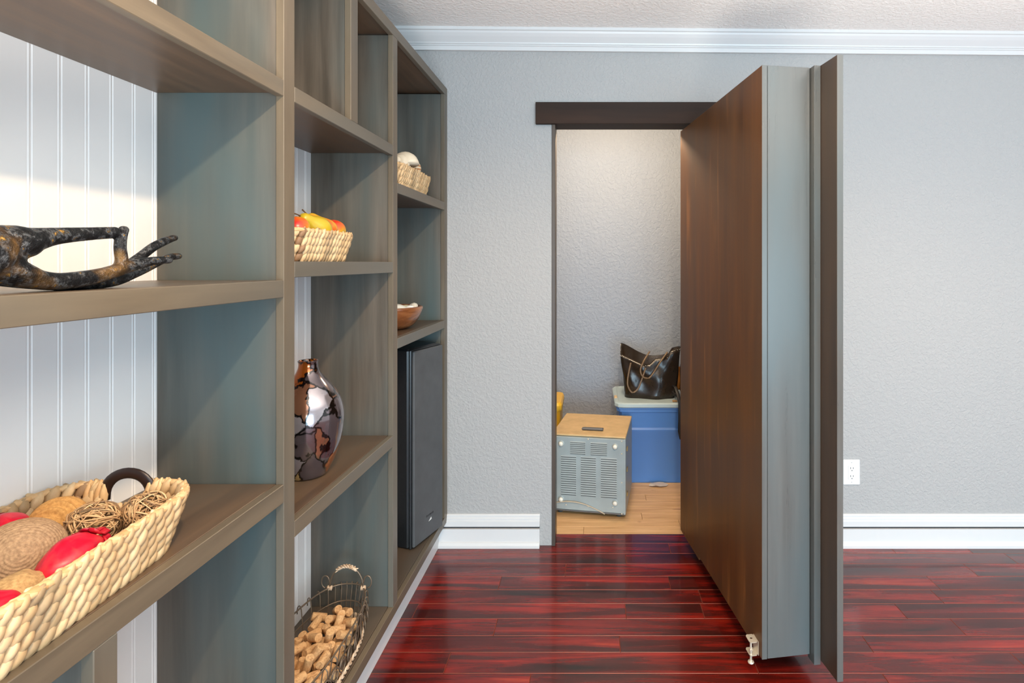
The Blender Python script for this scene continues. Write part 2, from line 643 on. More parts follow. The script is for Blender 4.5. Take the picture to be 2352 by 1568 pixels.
# beadboard back: one board after the other, each with its bead
gy = .9128
n0 = int((gy - .30) / .0515)
y0 = gy - n0 * .0515
while y0 < 2.49:
    y1 = min(y0 + .0515, 2.497)
    m = MB()
    m.box(BX - .010, BX, y0 + .0010, y1 - .0072, .0, TOP1, .0011)
    if y1 - .007 > y0:
        pr = [(BX - .010, y1 - .0074), (BX - .0011, y1 - .0074), (BX - .0011, y1 - .0064), (BX - .0004, y1 - .0050), (BX + .0001, y1 - .0036), (BX - .0004, y1 - .0022), (BX - .0011, y1 - .0008), (BX - .0011, y1 + .0013), (BX - .010, y1 + .0013)]
        n = len(pr)
        m.add([(x, y, 0) for x, y in pr] + [(x, y, TOP1) for x, y in pr], [(i, (i + 1) % n, n + (i + 1) % n, n + i) for i in range(n)] + [tuple(range(n))[::-1], tuple(range(n, 2 * n))])
    m.build('back_board', M_white, case)
    y0 = y1

# ------------------------------------------------------------------ the bookcase door standing open
F0 = Vector((0.4296, 2.527))
U = Vector((0.1379, -0.9904))
V = Vector((0.9904, 0.1379))
DM = Matrix(((U.x, V.x, 0, F0.x), (U.y, V.y, 0, F0.y), (0, 0, 1, 0), (0, 0, 0, 1)))
door = thing('bookcase_door', 'thick brown stained bookcase door standing open on the red floor, its plain back to the closet', 'door', (F0.x, F0.y, 0))
DT, DB = 1.987, 0.0755


def dpart(name, u0, u1, v0, v1, z0, z1, mat, b=.0012, label=None, parent=None):
    return MB().box(u0, u1, v0, v1, z0, z1, b, M=DM).build(name, mat, parent or door, label=label)


bkp = dpart('back_panel', 0, .8545, 0, .0175, DB, DT, M_door_back)
dpart('edge_band', .8546, .8556, 0, .0175, DB, DT, M_door_side, .0002, 'grey edge band of the plywood back', bkp)
dpart('side_panel', .836, .855, .0195, .165, DB, DT, M_door_side)
dpart('side_panel', 0, .019, .0195, .165, DB, DT, M_door_side)
dpart('top_panel', .0195, .8355, .0195, .165, DT - .02, DT - .001, M_door_side)
dpart('bottom_panel', .0195, .8355, .0195, .165, DB + .001, DB + .03, M_door_side)
for z in (.46, .86, 1.26, 1.62):
    dpart('shelf', .0195, .8355, .0195, .172, z, z + .022, M_door_side)
dpart('filler_strip', .838, .877, .1675, .190, DB - .02, DT, M_door_side)
dpart('frame_stile', .78, .962, .1905, .2105, .068, DT + .001, M_dark_trim_v)
dpart('frame_edge', .9625, .964, .1905, .2105, .068, DT + .001, M_door_side, .0003, 'grey front edge of the frame')
dpart('frame_stile', .0, .06, .1905, .2105, .068, DT, M_door_side)
dpart('frame_rail', .0605, .7795, .1905, .2105, DT - .05, DT, M_door_side)
dpart('frame_rail', .0605, .7795, .1905, .2105, .068, .14, M_door_side)
dpart('wear_strip', .0, .26, .0005, .016, .0605, .0752, M_door_back, .001, 'short worn strip under the door')
# latch bracket
M_zinc = NT('zinc_plated_steel').set(color=(0.80, 0.72, 0.58), rough=0.3, metal=.55).m
lat = MB()
hz = 0.1165


def holed_plate(m, u0, u1, v0, v1, z0, z1, hu, hv, hr):
    n = 16
    vs, fs = [], []
    for z in (z0, z1):
        for i in range(n):
            a = 2 * PI * (i + .5) / n
            c, s = math.cos(a), math.sin(a)
            q = 1 / max(abs(c), abs(s))
            uu, vv = c * q, s * q
            vs.append((hu + uu * ((u1 - hu) if uu > 0 else (hu - u0)), hv + vv * ((v1 - hv) if vv > 0 else (hv - v0)), z))
        for i in range(n):
            a = 2 * PI * (i + .5) / n
            vs.append((hu + hr * math.cos(a), hv + hr * math.sin(a), z))
    for i in range(n):
        j = (i + 1) % n
        fs.append((i, j, n + j, n + i))
        fs.append((2 * n + i, 2 * n + j, 3 * n + j, 3 * n + i))
        fs.append((i, j, 2 * n + j, 2 * n + i))
        fs.append((n + i, n + j, 3 * n + j, 3 * n + i))
    m.add(vs, fs, DM)


holed_plate(lat, .795, .833, -.030, -.002, hz - .002, hz, .812, -.017, .0045)
holed_plate(lat, .795, .833, -.030, -.002, .072, .074, .812, -.017, .0045)
lat.box(.795, .833, -.002, -.0003, .072, hz, M=DM)
br = lat.build('latch_bracket', M_zinc, door, label='shiny zinc bracket low on the door back')
bl = MB()
bl.tube([DM @ Vector((.826, -.024, z)) for z in (.052, hz - .003)], .0035, 10)
bl.lathe([(.0, .046), (.0085, .046), (.010, .049), (.0085, .052), (.0, .053)], 16, DM @ Matrix.Translation((.826, -.024, 0)))
bl.lathe([(.0, .086), (.006, .086), (.006, .092), (.0, .092)], 6, DM @ Matrix.Translation((.826, -.024, 0)))
bl.build('bolt', M_zinc, br, smooth=True, autosmooth=35)

# ------------------------------------------------------------------ wall outlet
M_plastic = plain('white_outlet_plastic', (0.80, 0.80, 0.80), 0.35)
M_slot = plain('dark_slot', (0.05, 0.05, 0.05), 0.8)
ox, oz = 1.2415, 0.3515
out = thing('wall_outlet', 'white wall outlet plate on the grey wall beside the open door', 'outlet', (ox, WY, oz))
MB().box(ox - .0395, ox + .0395, WY - .006, WY - .0002, oz - .060, oz + .060, .003).build('cover_plate', M_plastic, out)
rc = MB().box(ox - .0165, ox + .0165, WY - .008, WY - .0061, oz - .033, oz + .033, .001).build('receptacle', M_plastic, out)
for dz in (.021, -.017):
    for dx, hh in ((-.0065, .0045), (.0060, .0038)):
        MB().box(ox + dx - .0012, ox + dx + .0012, WY - .0083, WY - .008, oz + dz - hh, oz + dz + hh).build('slot', M_slot, rc)
    MB().lathe([(.0, 0), (.0024, 0), (.0024, .0003), (.0, .0003)], 10, Matrix.Translation((ox, WY - .008, oz + dz - .0115)) @ Matrix.Rotation(PI / 2, 4, 'X')).build('slot', M_slot, rc)
for dz in (.047, -.047):
    MB().lathe([(.0, 0), (.003, 0), (.0025, .0008), (.0, .001)], 10, Matrix.Translation((ox, WY - .006, oz + dz)) @ Matrix.Rotation(PI / 2, 4, 'X')).build('screw', plain('plate_screw', (0.5, 0.5, 0.5), .4), out)


# ------------------------------------------------------------------ woven baskets
def rr_path(a, b, r, n):
    """n points around a rounded rectangle of half sizes a, b; returns (point, tangent)"""
    r = min(r, a * .95, b * .95)
    segs = []
    sx, sy = a - r, b - r
    arc = PI / 2 * r
    per = 4 * (sx + sy) + 4 * arc
    out = []
    for i in range(n):
        s = per * i / n
        for kind, ln, c, d0 in (
            ('l', 2 * sy, (a, -sy), (0, 1)), ('a', arc, (sx, sy), 0), ('l', 2 * sx, (sx, b), (-1, 0)), ('a', arc, (-sx, sy), PI / 2),
            ('l', 2 * sy, (-a, sy), (0, -1)), ('a', arc, (-sx, -sy), PI), ('l', 2 * sx, (-sx, -b), (1, 0)), ('a', arc, (sx, -sy), 1.5 * PI)):
            if s <= ln:
                if kind == 'l':
                    out.append((Vector((c[0] + d0[0] * s, c[1] + d0[1] * s, 0)), Vector((d0[0], d0[1], 0))))
                else:
                    an = d0 + s / r
                    out.append((Vector((c[0] + r * math.cos(an), c[1] + r * math.sin(an), 0)), Vector((-math.sin(an), math.cos(an), 0))))
                break
            s -= ln
    return out, per


def leaf(m, c, axis, nrm, ln, wd, th, seg=6, sides=6):
    axis = axis.normalized()
    nrm = (nrm - axis * nrm.dot(axis)).normalized()
    side = axis.cross(nrm)
    vs, fs = [], []
    for i in range(seg + 1):
        t = i / seg
        rad = max(0.04, math.sin(PI * (t * .92 + .04)) ** .75)
        cc = c + axis * (t - .5) * ln
        for k in range(sides):
            an = 2 * PI * k / sides
            vs.append(cc + side * math.cos(an) * wd * .5 * rad + nrm * math.sin(an) * th * .5 * rad)
    for i in range(seg):
        for k in range(sides):
            fs.append((i * sides + k, i * sides + (k + 1) % sides, (i + 1) * sides + (k + 1) % sides, (i + 1) * sides + k))
    fs.append(tuple(range(sides)))
    fs.append(tuple(seg * sides + k for k in range(sides)))
    m.add(vs, fs)


def basket(label, cx, cy, z0, rz, W, L, H, rows, step, flare=.85, handle=True, corner=.07, end_rise=.0, gapw=.055):
    root = thing('woven_basket', label, 'basket', (cx, cy, z0), rz)
    Mw = parent_world(root)
    rg = random.Random(int(cx * 1000) + 5)

    def at(t, i, n):
        f = flare + (1 - flare) * t ** .8
        pts, per = rr_path(W / 2 * f, L / 2 * (flare + .03 + (1 - flare - .03) * t ** .8), corner, n)
        return pts

    def in_gap(p, t):
        return handle and t > .62 and p.y > L / 2 * .8 and abs(p.x) < gapw

    def lift(p):
        return end_rise * max(0.0, (p.y / (L / 2)) - .55)

    # thin core the strands are wound on
    nn = 64
    core = MB()
    ts = [0.02, .25, .5, .60, .80, .97]
    rings = []
    for t in ts:
        pts = at(t, 0, nn)
        rings.append([p + Vector((0, 0, t * H + lift(p) * t)) for p, _ in pts])
    vs = [v for r_ in rings for v in r_]
    fs = []
    for a in range(len(ts) - 1):
        for k in range(nn):
            k2 = (k + 1) % nn
            if ts[a] >= .6 and (in_gap(rings[a][k], .7) or in_gap(rings[a][k2], .7)):
                continue
            fs.append((a * nn + k, a * nn + k2, (a + 1) * nn + k2, (a + 1) * nn + k))
    fs.append(tuple(range(nn))[::-1])
    core.add(vs, fs, Mw)
    core.build('basket_core', M_weave_in, root)
    pts, per = rr_path(W / 2, L / 2, corner, 10)
    n = int(per / step)
    rh = H / rows
    for r_ in range(rows):
        t = (r_ + .45) / rows
        pts = at(t, 0, n * 4)
        m = MB()
        for i in range(n):
            p, tg = pts[(i * 4 + (2 if r_ % 2 else 0)) % (n * 4)]
            if in_gap(p, t):
                continue
            nrm = Vector((tg.y, -tg.x, 0))
            q = p + Vector((0, 0, t * H + lift(p) * t))
            lean = (.50 + rg.uniform(-.22, .22))
            ax = tg * lean + Vector((0, 0, 1)) + nrm * .25
            for sgn in (1, -1):
                leaf(m, Mw @ (q + nrm * sgn * .0035), Mw.to_3x3() @ (ax if sgn > 0 else (tg * -lean + Vector((0, 0, 1)) + nrm * .25)), Mw.to_3x3() @ nrm,
                     rh * rg.uniform(1.5, 2.1), step * rg.uniform(.80, 1.08), .0125 * rg.uniform(.8, 1.25))
        m.build('weave_row', M_weave, root, smooth=True)
    # rim: folded strands over the top edge
    pts = at(1.0, 0, n * 3)
    m = MB()
    for i in range(0, n * 3, 2):
        p, tg = pts[i]
        if in_gap(p, 1):
            continue
        nrm = Vector((tg.y, -tg.x, 0))
        q = p + Vector((0, 0, H + lift(p) - .003))
        leaf(m, Mw @ q, Mw.to_3x3() @ (tg + Vector((0, 0, -.12)) + nrm * .15), Mw.to_3x3() @ nrm, step * 2.0, .0125, .015)
    m.build('rim', M_weave_rim, root, smooth=True)
    if handle:
        yb = L / 2 - .004
        zt = H + end_rise * .45
        for s in (-1, 1):
            m = MB()
            for j in range(4):
                leaf(m, Mw @ Vector((s * (gapw + .002 + j * .009), yb - .002, zt - .020)), Mw.to_3x3() @ Vector((0, .2, 1)), Mw.to_3x3() @ Vector((0, 1, 0)), .052, .0125, .020)
            m.build('handle_wrap', M_weave_rim, root, smooth=True)
        hp = []
        for j in range(17):
            a = PI * j / 16
            hp.append(Mw @ Vector((-(gapw + .004) * math.cos(a), yb, zt - .030 + .047 * math.sin(a) ** .8)))
        m = MB()
        m.tube(hp, [.0038] * 17, 10, squash=2.6, up=Mw.to_3x3() @ Vector((0, 1, 0)))
        MH = M_handle
        # a flat strap: wide across the arch, thin through it
        m.build('handle', MH, root, smooth=True, label='dark brown leather handle')
    return root


M_handle = plain('dark_brown_leather', (0.020, 0.010, 0.008), 0.38, var=.3, scale=60)
basket('large oblong woven basket of dried balls and pods with a dark handle', -0.8265, 0.703, .856, .085, .255, .515, .088, 5, .0205, end_rise=.012, gapw=.036)
basket('woven basket holding pears on the middle bookcase shelf at eye level', -0.833, 1.425, 1.3575, .0, .228, .34, .078, 4, .0185, handle=False, corner=.05)
basket('small woven basket holding seashells on the high shelf nearest the wall', -0.835, 2.14, 1.6385, .0, .232, .42, .088, 4, .0190, handle=False, corner=.05)

# --- what lies in the large basket
M_rattan = NT('rattan_strands').set(rough=.6)
g = M_rattan.n('ShaderNodeNewGeometry')
M_rattan.color(M_rattan.ramp(g.outputs['Random Per Island'], [(0, (.18, .10, .05)), (.4, (.50, .30, .14)), (1, (.72, .50, .27))]))
M_rattan = M_rattan.m


def rattan_ball(c, r, label, seed):
    rg = random.Random(seed)
    m = MB()
    for i in range(46):
        nv = Vector((rg.gauss(0, 1), rg.gauss(0, 1), rg.gauss(0, 1))).normalized()
        u = nv.orthogonal().normalized()
        w = nv.cross(u)
        off = rg.uniform(-.62, .62)
        rad = r * rg.uniform(.86, 1.0)
        cr = math.sqrt(max(.05, 1 - off * off)) * rad
        pts = []
        for k in range(26):
            a = 2 * PI * k / 26
            q = nv * off * rad + (u * math.cos(a) + w * math.sin(a)) * cr
            q *= 1 + .05 * math.sin(3 * a + i)
            pts.append(Vector(c) + q)
        m.tube(pts, rg.uniform(.0008, .0016), 4, closed=True)
    return centred(m, 'rattan_ball', M_rattan, c, label, 'decorative ball', 'rattan balls in the large basket')


rattan_ball((-.818, .857, .921), .0365, 'open rattan strand ball beside the red pod in the large basket', 3)
rattan_ball((-.765, .899, .921), .034, 'open rattan strand ball at the handle end of the large basket', 4)


def twine_mat(name, c1, c2, freq=130):
    t = NT(name).set(rough=.85)
    f = t.noise(t.coords((240, 240, 240), 'obj'), 1.0, 4, .6)
    b = t.noise(t.coords((18, 18, 60), 'obj'), 1.0, 3, .6, 1.5)
    c = t.ramp(f, [(.3, c1), (.7, c2)])
    c = t.mix(t.ramp(b, [(.60, (0, 0, 0)), (.78, (.5, .5, .5))]), c, (.28, .16, .09))
    t.color(c)
    t.bump(f, .6, .001)
    return t.m


def wound_ball(c, rx, ry, rz, ridge, nr, mat, rot, name, label, grp=None, depth=.03):
    prof = []
    m_ = nr * 6
    for i in range(m_ + 1):
        th = PI * i / m_
        k = 1 + depth * (math.cos(2 * PI * nr * i / m_) * .5)
        prof.append((max(1e-5, math.sin(th)) * k, -math.cos(th) * k))
    m = MB()
    S = Matrix.Diagonal((rx, ry, rz, 1))
    m.lathe(prof, 40, Matrix.Translation(Vector(c)) @ Euler(rot).to_matrix().to_4x4() @ S)
    return centred(m, name, mat, c, label, 'decorative ball', grp)


wound_ball((-.838, .765, .920), .052, .052, .043, 1, 34, twine_mat('coarse_brown_twine', (.24, .145, .08), (.46, .30, .17)), (1.15, .0, .85), 'twine_ball', 'big brown ball wound in coarse twine, in the large basket', depth=.014)
wound_ball((-.905, .885, .905), .040, .044, .036, 1, 9, twine_mat('golden_rope', (.42, .21, .06), (.66, .38, .13)), (1.25, .0, .35), 'rope_ball', 'golden ball of thick wound rope against the back of the large basket', depth=.13)
centred(MB().ellipsoid((-.815, .905, .888), .031, .030, .030, 24, 14), 'wooden_ball', plain('tan_wood', (.50, .32, .15), .6, var=.25, scale=50), (-.815, .905, .888),
        'smooth tan wooden ball between the two rattan balls', 'decorative ball')


def pod(c, a, b, rot, label, seed, husk=True):
    rg = random.Random(seed)
    c = Vector(c)
    Mr = Matrix.Translation(c) @ Euler(rot).to_matrix().to_4x4()
    root = thing('red_pod', label, 'dried pod', c, 0, 'red dried pods in the large basket')
    m = MB()
    m.ellipsoid((0, 0, 0), a, b, b, 26, 18, disp=lambda d: 1 + .05 * math.sin(5 * math.atan2(d.y, d.z)) * (1 - abs(d.x)) + .05 * mnoise.noise(d * 2.5 + Vector((seed, 0, 0))))
    m.v = [Mr @ v for v in m.v]
    m.build('pod_body', M_red, root, smooth=True)
    if husk:
        for i in range(6):
            an = 2 * PI * i / 6 + rg.uniform(-.3, .3)
            m = MB()
            pts, rr = [], []
            for k in range(6):
                t = k / 5
                x = a * (.72 + .62 * t)
                rad = b * (.62 * (1 - t) ** .8 + .16 + .12 * math.sin(9 * t + i))
                pts.append(Mr @ Vector((x, rad * math.cos(an + .5 * t), rad * math.sin(an + .5 * t))))
                rr.append(.011 * math.sin(PI * (.15 + .8 * t)) + .001)
            m.tube(pts, rr, 6, squash=.22, up=(Mr.to_3x3() @ Vector((0, math.sin(an), -math.cos(an)))))
            m.build('husk_petal', M_red_dark, root, smooth=True)
    return root


def red_mat(name, c1, c2, c3):
    t = NT(name).set(rough=.38)
    f = t.noise(t.coords((30, 30, 30), 'obj'), 1.0, 5, .6, .6)
    t.color(t.ramp(f, [(.25, c1), (.5, c2), (.75, c3)]))
    t.bump(f, .4, .002)
    return t.m


M_red = red_mat('red_dyed_pod', (.32, .0, .015), (.60, .004, .03), (.72, .05, .05))
M_red_dark = red_mat('red_husk', (.20, .0, .01), (.42, .0, .02), (.60, .03, .04))
pod((-.750, .752, .921), .046, .032, (0, -.12, 1.75), 'red dyed pod with a shrivelled tip, beside the big twine ball', 2)
pod((-.922, .823, .928), .034, .027, (0, .1, 2.6), 'red dyed pod against the back wall of the large basket', 5)
pod((-.733, .640, .922), .030, .022, (0, .0, 1.8), 'red dyed pod at the front rim, mostly cut off by the photo edge', 8, husk=False)
m = MB()
m.ellipsoid((0, 0, 0), .036, .026, .022, 22, 14, disp=lambda d: 1 + .16 * mnoise.noise(d * 2.2))
Mr = Matrix.Translation((-.757, .688, .918)) @ Euler((.2, .1, 1.9)).to_matrix().to_4x4()
m.v = [Mr @ v for v in m.v]
centred(m, 'bark_chunk', twine_mat('tan_bark', (.34, .20, .08), (.58, .38, .17)), (-.757, .688, .918), 'tan rough bark chunk below the big twine ball at the basket rim', 'dried pod')

# ------------------------------------------------------------------ hand sculpture
def sculpture_mat():
    t = NT('black_and_gold_bronze').set(metal=.6, rough=.36)
    f = t.noise(t.coords((70, 70, 70), 'obj'), 1.0, 6, .65)
    b = t.noise(t.coords((16, 16, 16), 'obj'), 1.0, 3, .5)
    c = t.ramp(f, [(.36, (.006, .006, .007)), (.50, (.018, .019, .021)), (.57, (.12, .13, .14)), (.61, (.02, .02, .02)), (.66, (.40, .23, .06)), (.76, (.80, .47, .13))])
    c = t.mix(t.ramp(b, [(.58, (0, 0, 0)), (.76, (.7, .7, .7))]), c, (.34, .18, .05))
    t.color(c)
    t.bump(f, 1.0, .005)
    return t.m


HX = -0.735


def hp(x, y, dx=0.0):
    X = HX + dx
    Y = -X * FPX / (PX - x)
    return Vector((X, Y, CAM_H - (y - PY) * Y / FPX)), Y / FPX


def limb(m, pts, dx0=0, dx1=0, n=14):
    P_, r_ = [], []
    k = len(pts)
    for i in range(k - 1):
        for j in range(6):
            t = j / 6
            a = [pts[max(i - 1, 0)], pts[i], pts[i + 1], pts[min(i + 2, k - 1)]]
            q = []
            for c in range(3):
                p0, p1, p2, p3 = (z[c] for z in a)
                q.append(.5 * (2 * p1 + (p2 - p0) * t + (2 * p0 - 5 * p1 + 4 * p2 - p3) * t * t + (3 * p1 - p0 - 3 * p2 + p3) * t ** 3))
            w = (i + t) / (k - 1)
            p, s = hp(q[0], q[1], dx0 + (dx1 - dx0) * w)
            P_.append(p)
            r_.append(max(.002, q[2] * s))
    p, s = hp(pts[-1][0], pts[-1][1], dx1)
    P_.append(p); r_.append(pts[-1][2] * s)
    m.tube(P_, r_, n, squash=1.0)
    m.ellipsoid(P_[-1], r_[-1], r_[-1] * 1.15, r_[-1], 12, 8)
    m.ellipsoid(P_[0], r_[0], r_[0], r_[0], 12, 8)


m = MB()
limb(m, [(-150, 590, 62), (-70, 585, 66), (-20, 583, 60), (-4, 586, 46), (6, 590, 38)], 0, 0)     # wrist and heel of the palm
limb(m, [(-60, 552, 36), (0, 554, 38), (35, 557, 40), (60, 555, 36), (85, 549, 27), (130, 542, 20), (200, 537, 15.5), (262, 534, 13.5)], .0, .004)   # thumb
limb(m, [(-60, 615, 40), (0, 620, 34), (38, 628, 32), (64, 635, 27), (92, 642, 22), (135, 646, 20), (185, 641, 19), (235, 631, 16.5), (280, 617, 14.5), (325, 604, 11.5), (362, 598, 9.5), (388, 598, 7.5)], .0, .014)
limb(m, [(60, 643, 20), (140, 649, 19), (200, 648, 17), (260, 642, 16), (312, 626, 11), (352, 608, 9), (385, 592, 8.5), (409, 588, 7.5)], -.012, -.020)
limb(m, [(-20, 625, 30), (70, 642, 22), (150, 645, 18), (230, 634, 15), (280, 618, 12), (320, 591, 10.5), (352, 567, 10), (382, 552, 9), (400, 546, 7.5)], -.022, -.034)
limb(m, [(240, 632, 14), (268, 618, 13), (279, 600, 12.5), (276, 570, 12), (278, 545, 11.5), (284, 528, 10)], .010, .006)            # bent index
sc = centred(m, 'hand_sculpture', sculpture_mat(), (HX, .72, 1.3115), 'black and gold metal sculpture of an open hand, thumb and finger touching, on the shelf', 'sculpture')
rm = sc.modifiers.new('remesh', 'REMESH')
rm.mode = 'VOXEL'
rm.voxel_size = .0018
rm.use_smooth_shade = True
sm = sc.modifiers.new('smooth', 'SMOOTH')
sm.factor = .5
sm.iterations = 4

# ------------------------------------------------------------------ vase
def vase_mat():
    t = NT('metal_leaf_glazed_ceramic').set(rough=.14, metal=.70, coat=1.0, coat_rough=.04)
    v = t.coords((14, 14, 11), 'obj')
    w = t.noise(v, 1.0, 4, .6, .5)
    vo = t.n('ShaderNodeTexVoronoi')
    vo.inputs['Scale'].default_value = 1.0
    mixv = t.n('ShaderNodeMix', data_type='VECTOR')
    mixv.inputs[0].default_value = .45
    nz = t.n('ShaderNodeTexNoise')
    nz.inputs['Scale'].default_value = 1.6
    nz.inputs['Detail'].default_value = 5
    t.l(v, nz.inputs['Vector'])
    add = t.n('ShaderNodeVectorMath', operation='ADD')
    t.l(v, add.inputs[0]); t.l(nz.outputs['Color'], add.inputs[1])
    t.l(add.outputs[0], vo.inputs['Vector'])
    sep = t.n('ShaderNodeSeparateColor')
    t.l(vo.outputs['Color'], sep.inputs[0])
    c = t.ramp(sep.outputs[0], [(0, (.15, .12, .13)), (.22, (.42, .39, .42)), (.34, (.72, .24, .03)), (.50, (.46, .12, .015)), (.60, (.74, .55, .24)), (.72, (.18, .145, .16)), (.86, (.34, .16, .09))], 'CONSTANT')
    c = t.mix(.5, c, t.ramp(w, [(.3, (.45, .42, .42)), (.7, (1, 1, 1))]), 'MULTIPLY')
    ve = t.n('ShaderNodeTexVoronoi', feature='DISTANCE_TO_EDGE')
    ve.inputs['Scale'].default_value = 1.0
    t.l(add.outputs[0], ve.inputs['Vector'])
    br_ = t.noise(t.coords((30, 30, 30), 'obj'), 1.0, 3)
    mm = t.n('ShaderNodeMath', operation='MULTIPLY')
    t.l(ve.outputs[0], mm.inputs[0]); t.l(br_, mm.inputs[1])
    edge = t.ramp(mm.outputs[0], [(.012, (1, 1, 1)), (.022, (0, 0, 0))])
    c = t.mix(edge, c, (.008, .007, .007))
    t.color(c)
    return t.m


vx, vy, vz = -.8035, 1.481, .7505
kp = 1.481 / 1200
prof = [(0, 0), (36, 0), (40, 3), (52, 28), (65, 60), (73, 92), (76, 125), (75.5, 145), (71, 170), (62, 192), (47, 213), (34, 228), (26, 240), (21.5, 251), (20, 260), (21, 266), (22.5, 269), (19, 270), (17, 262), (17, 240), (20, 225)]
prof = [(r * kp, z * kp * .975) for r, z in prof]
# finer profile by subdivision
fine = []
for i in range(len(prof) - 1):
    for j in range(4):
        t = j / 4
        fine.append((prof[i][0] * (1 - t) + prof[i + 1][0] * t, prof[i][1] * (1 - t) + prof[i + 1][1] * t))
fine.append(prof[-1])
for _ in range(3):
    sm_ = [fine[0]] + [((fine[i - 1][0] + 2 * fine[i][0] + fine[i + 1][0]) / 4, (fine[i - 1][1] + 2 * fine[i][1] + fine[i + 1][1]) / 4) for i in range(1, len(fine) - 1)] + [fine[-1]]
    fine = sm_
m = MB().lathe(fine, 64, Matrix.Translation((vx, vy, vz)))
centred(m, 'ceramic_vase', vase_mat(), (vx, vy, vz), 'glossy bottle vase in patchy bronze, amber and silver glaze on the middle shelf', 'vase')

# ------------------------------------------------------------------ pears
def pear_mat():
    t = NT('yellow_pear_with_red_blush').set(rough=.30)
    tc = t.n('ShaderNodeTexCoord')
    sx = t.n('ShaderNodeSeparateXYZ')
    t.l(tc.outputs['Object'], sx.inputs[0])
    nz = t.noise(t.coords((22, 22, 22), 'obj'), 1.0, 3)
    a = t.n('ShaderNodeMath', operation='MULTIPLY_ADD')
    a.inputs[1].default_value = 14.0
    a.inputs[2].default_value = .12
    t.l(sx.outputs[0], a.inputs[0])
    b = t.n('ShaderNodeMath', operation='MULTIPLY_ADD')
    b.inputs[1].default_value = .5
    t.l(nz, b.inputs[0]); t.l(a.outputs[0], b.inputs[2])
    t.color(t.ramp(b.outputs[0], [(.34, (.50, .36, .02)), (.54, (.62, .36, .03)), (.68, (.66, .14, .02)), (.84, (.56, .02, .015))]))
    return t.m


M_pear = pear_mat()
M_stem = plain('pear_stem', (.10, .05, .02), .7)
PEAR_PROF = [(0, -.034), (.010, -.0345), (.022, -.031), (.032, -.020), (.036, -.004), (.033, .012), (.026, .026), (.020, .038), (.0175, .050), (.0150, .058), (.009, .064), (.0, .0655)]


def pear(c, axis, spin, label, s=1.0):
    c = Vector(c)
    q = Vector(axis).normalized().to_track_quat('Z', 'Y')
    M3 = q.to_matrix().to_4x4() @ Matrix.Rotation(spin, 4, 'Z')
    root = thing('pear', label, 'pear', c, 0, 'pears in the woven basket')
    root.rotation_euler = M3.to_euler()
    f = []
    for i in range(len(PEAR_PROF) - 1):
        for j in range(3):
            t = j / 3
            f.append((PEAR_PROF[i][0] * (1 - t) + PEAR_PROF[i + 1][0] * t, PEAR_PROF[i][1] * (1 - t) + PEAR_PROF[i + 1][1] * t))
    f.append(PEAR_PROF[-1])
    for _ in range(3):
        f = [f[0]] + [((f[i - 1][0] + 2 * f[i][0] + f[i + 1][0]) / 4, (f[i - 1][1] + 2 * f[i][1] + f[i + 1][1]) / 4) for i in range(1, len(f) - 1)] + [f[-1]]
    Mw = Matrix.Translation(c) @ M3 @ Matrix.Diagonal((s, s, s, 1))
    MB().lathe(f, 28, Mw).build('pear_body', M_pear, root, smooth=True)
    MB().tube([Mw @ Vector((0, 0, .062)), Mw @ Vector((.002, 0, .074)), Mw @ Vector((.006, 0, .086))], [.0022, .0016, .0022], 6).build('stem', M_stem, root, smooth=True)


pear((-.757, 1.444, 1.444), (-.02, -.062, .036), -2.2, 'yellow pear lying on top, its neck and stem up, in the pear basket', 1.0)
pear((-.768, 1.504, 1.447), (-.05, -.02, .05), .2, 'yellow and red pear wedged second from the basket end', .92)
pear((-.768, 1.552, 1.446), (-.10, .0, .03), 1.0, 'pear with a deep red cheek at the far basket end', .95)
pear((-.772, 1.362, 1.437), (-.10, -.03, .0), .4, 'orange blushed pear half hidden behind the bookcase post', 1.0)

# ------------------------------------------------------------------ shells in the small basket
def shell_mat(name, base, band=None):
    t = NT(name).set(color=base, rough=.45)
    if band:
        w = t.n('ShaderNodeTexWave', wave_type='BANDS', bands_direction='Z')
        w.inputs['Scale'].default_value = 22
        w.inputs['Distortion'].default_value = 1.2
        tc = t.n('ShaderNodeTexCoord')
        t.l(tc.outputs['Object'], w.inputs['Vector'])
        t.color(t.ramp(w.outputs['Fac'], [(.42, base), (.58, band)]))
    return t.m


def sea_shell(c, size, axis, mat, label, turns=3.2):
    c = Vector(c)
    q = Vector(axis).normalized().to_track_quat('Z', 'Y').to_matrix().to_4x4()
    m = MB()
    n, sides = 70, 14
    pts, rr = [], []
    for i in range(n):
        t = i / (n - 1)
        a = 2 * PI * turns * t
        g_ = (1 - t) ** 1.35 + .04
        pts.append(Matrix.Translation(c) @ q @ Vector((size * .42 * g_ * math.cos(a), size * .42 * g_ * math.sin(a), size * (-.35 + 1.25 * (1 - g_)))))
        rr.append(size * .60 * g_)
    m.tube(pts, rr, sides)
    return centred(m, 'seashell', mat, c, label, 'seashell', 'seashells in the small basket')


sea_shell((-.775, 2.13, 1.757), .058, (-.3, -1, .25), shell_mat('cream_shell', (.78, .68, .52)), 'big smooth cream seashell showing above the small basket rim')
sea_shell((-.768, 2.245, 1.757), .046, (.2, 1, .35), shell_mat('striped_shell', (.80, .66, .46), (.48, .22, .09)), 'striped brown and cream spiral seashell beside the cream shell')

# ------------------------------------------------------------------ wooden bowl with stones
def bowl_mat():
    t = NT('turned_acacia_wood').set(rough=.28, coat=.4)
    f = t.noise(t.coords((9, 9, 34), 'obj'), 1.0, 5, .6, 1.2)
    t.color(t.ramp(f, [(.28, (.07, .022, .008)), (.5, (.22, .075, .025)), (.74, (.40, .17, .065))]))
    t.bump(f, .1, .001)
    return t.m


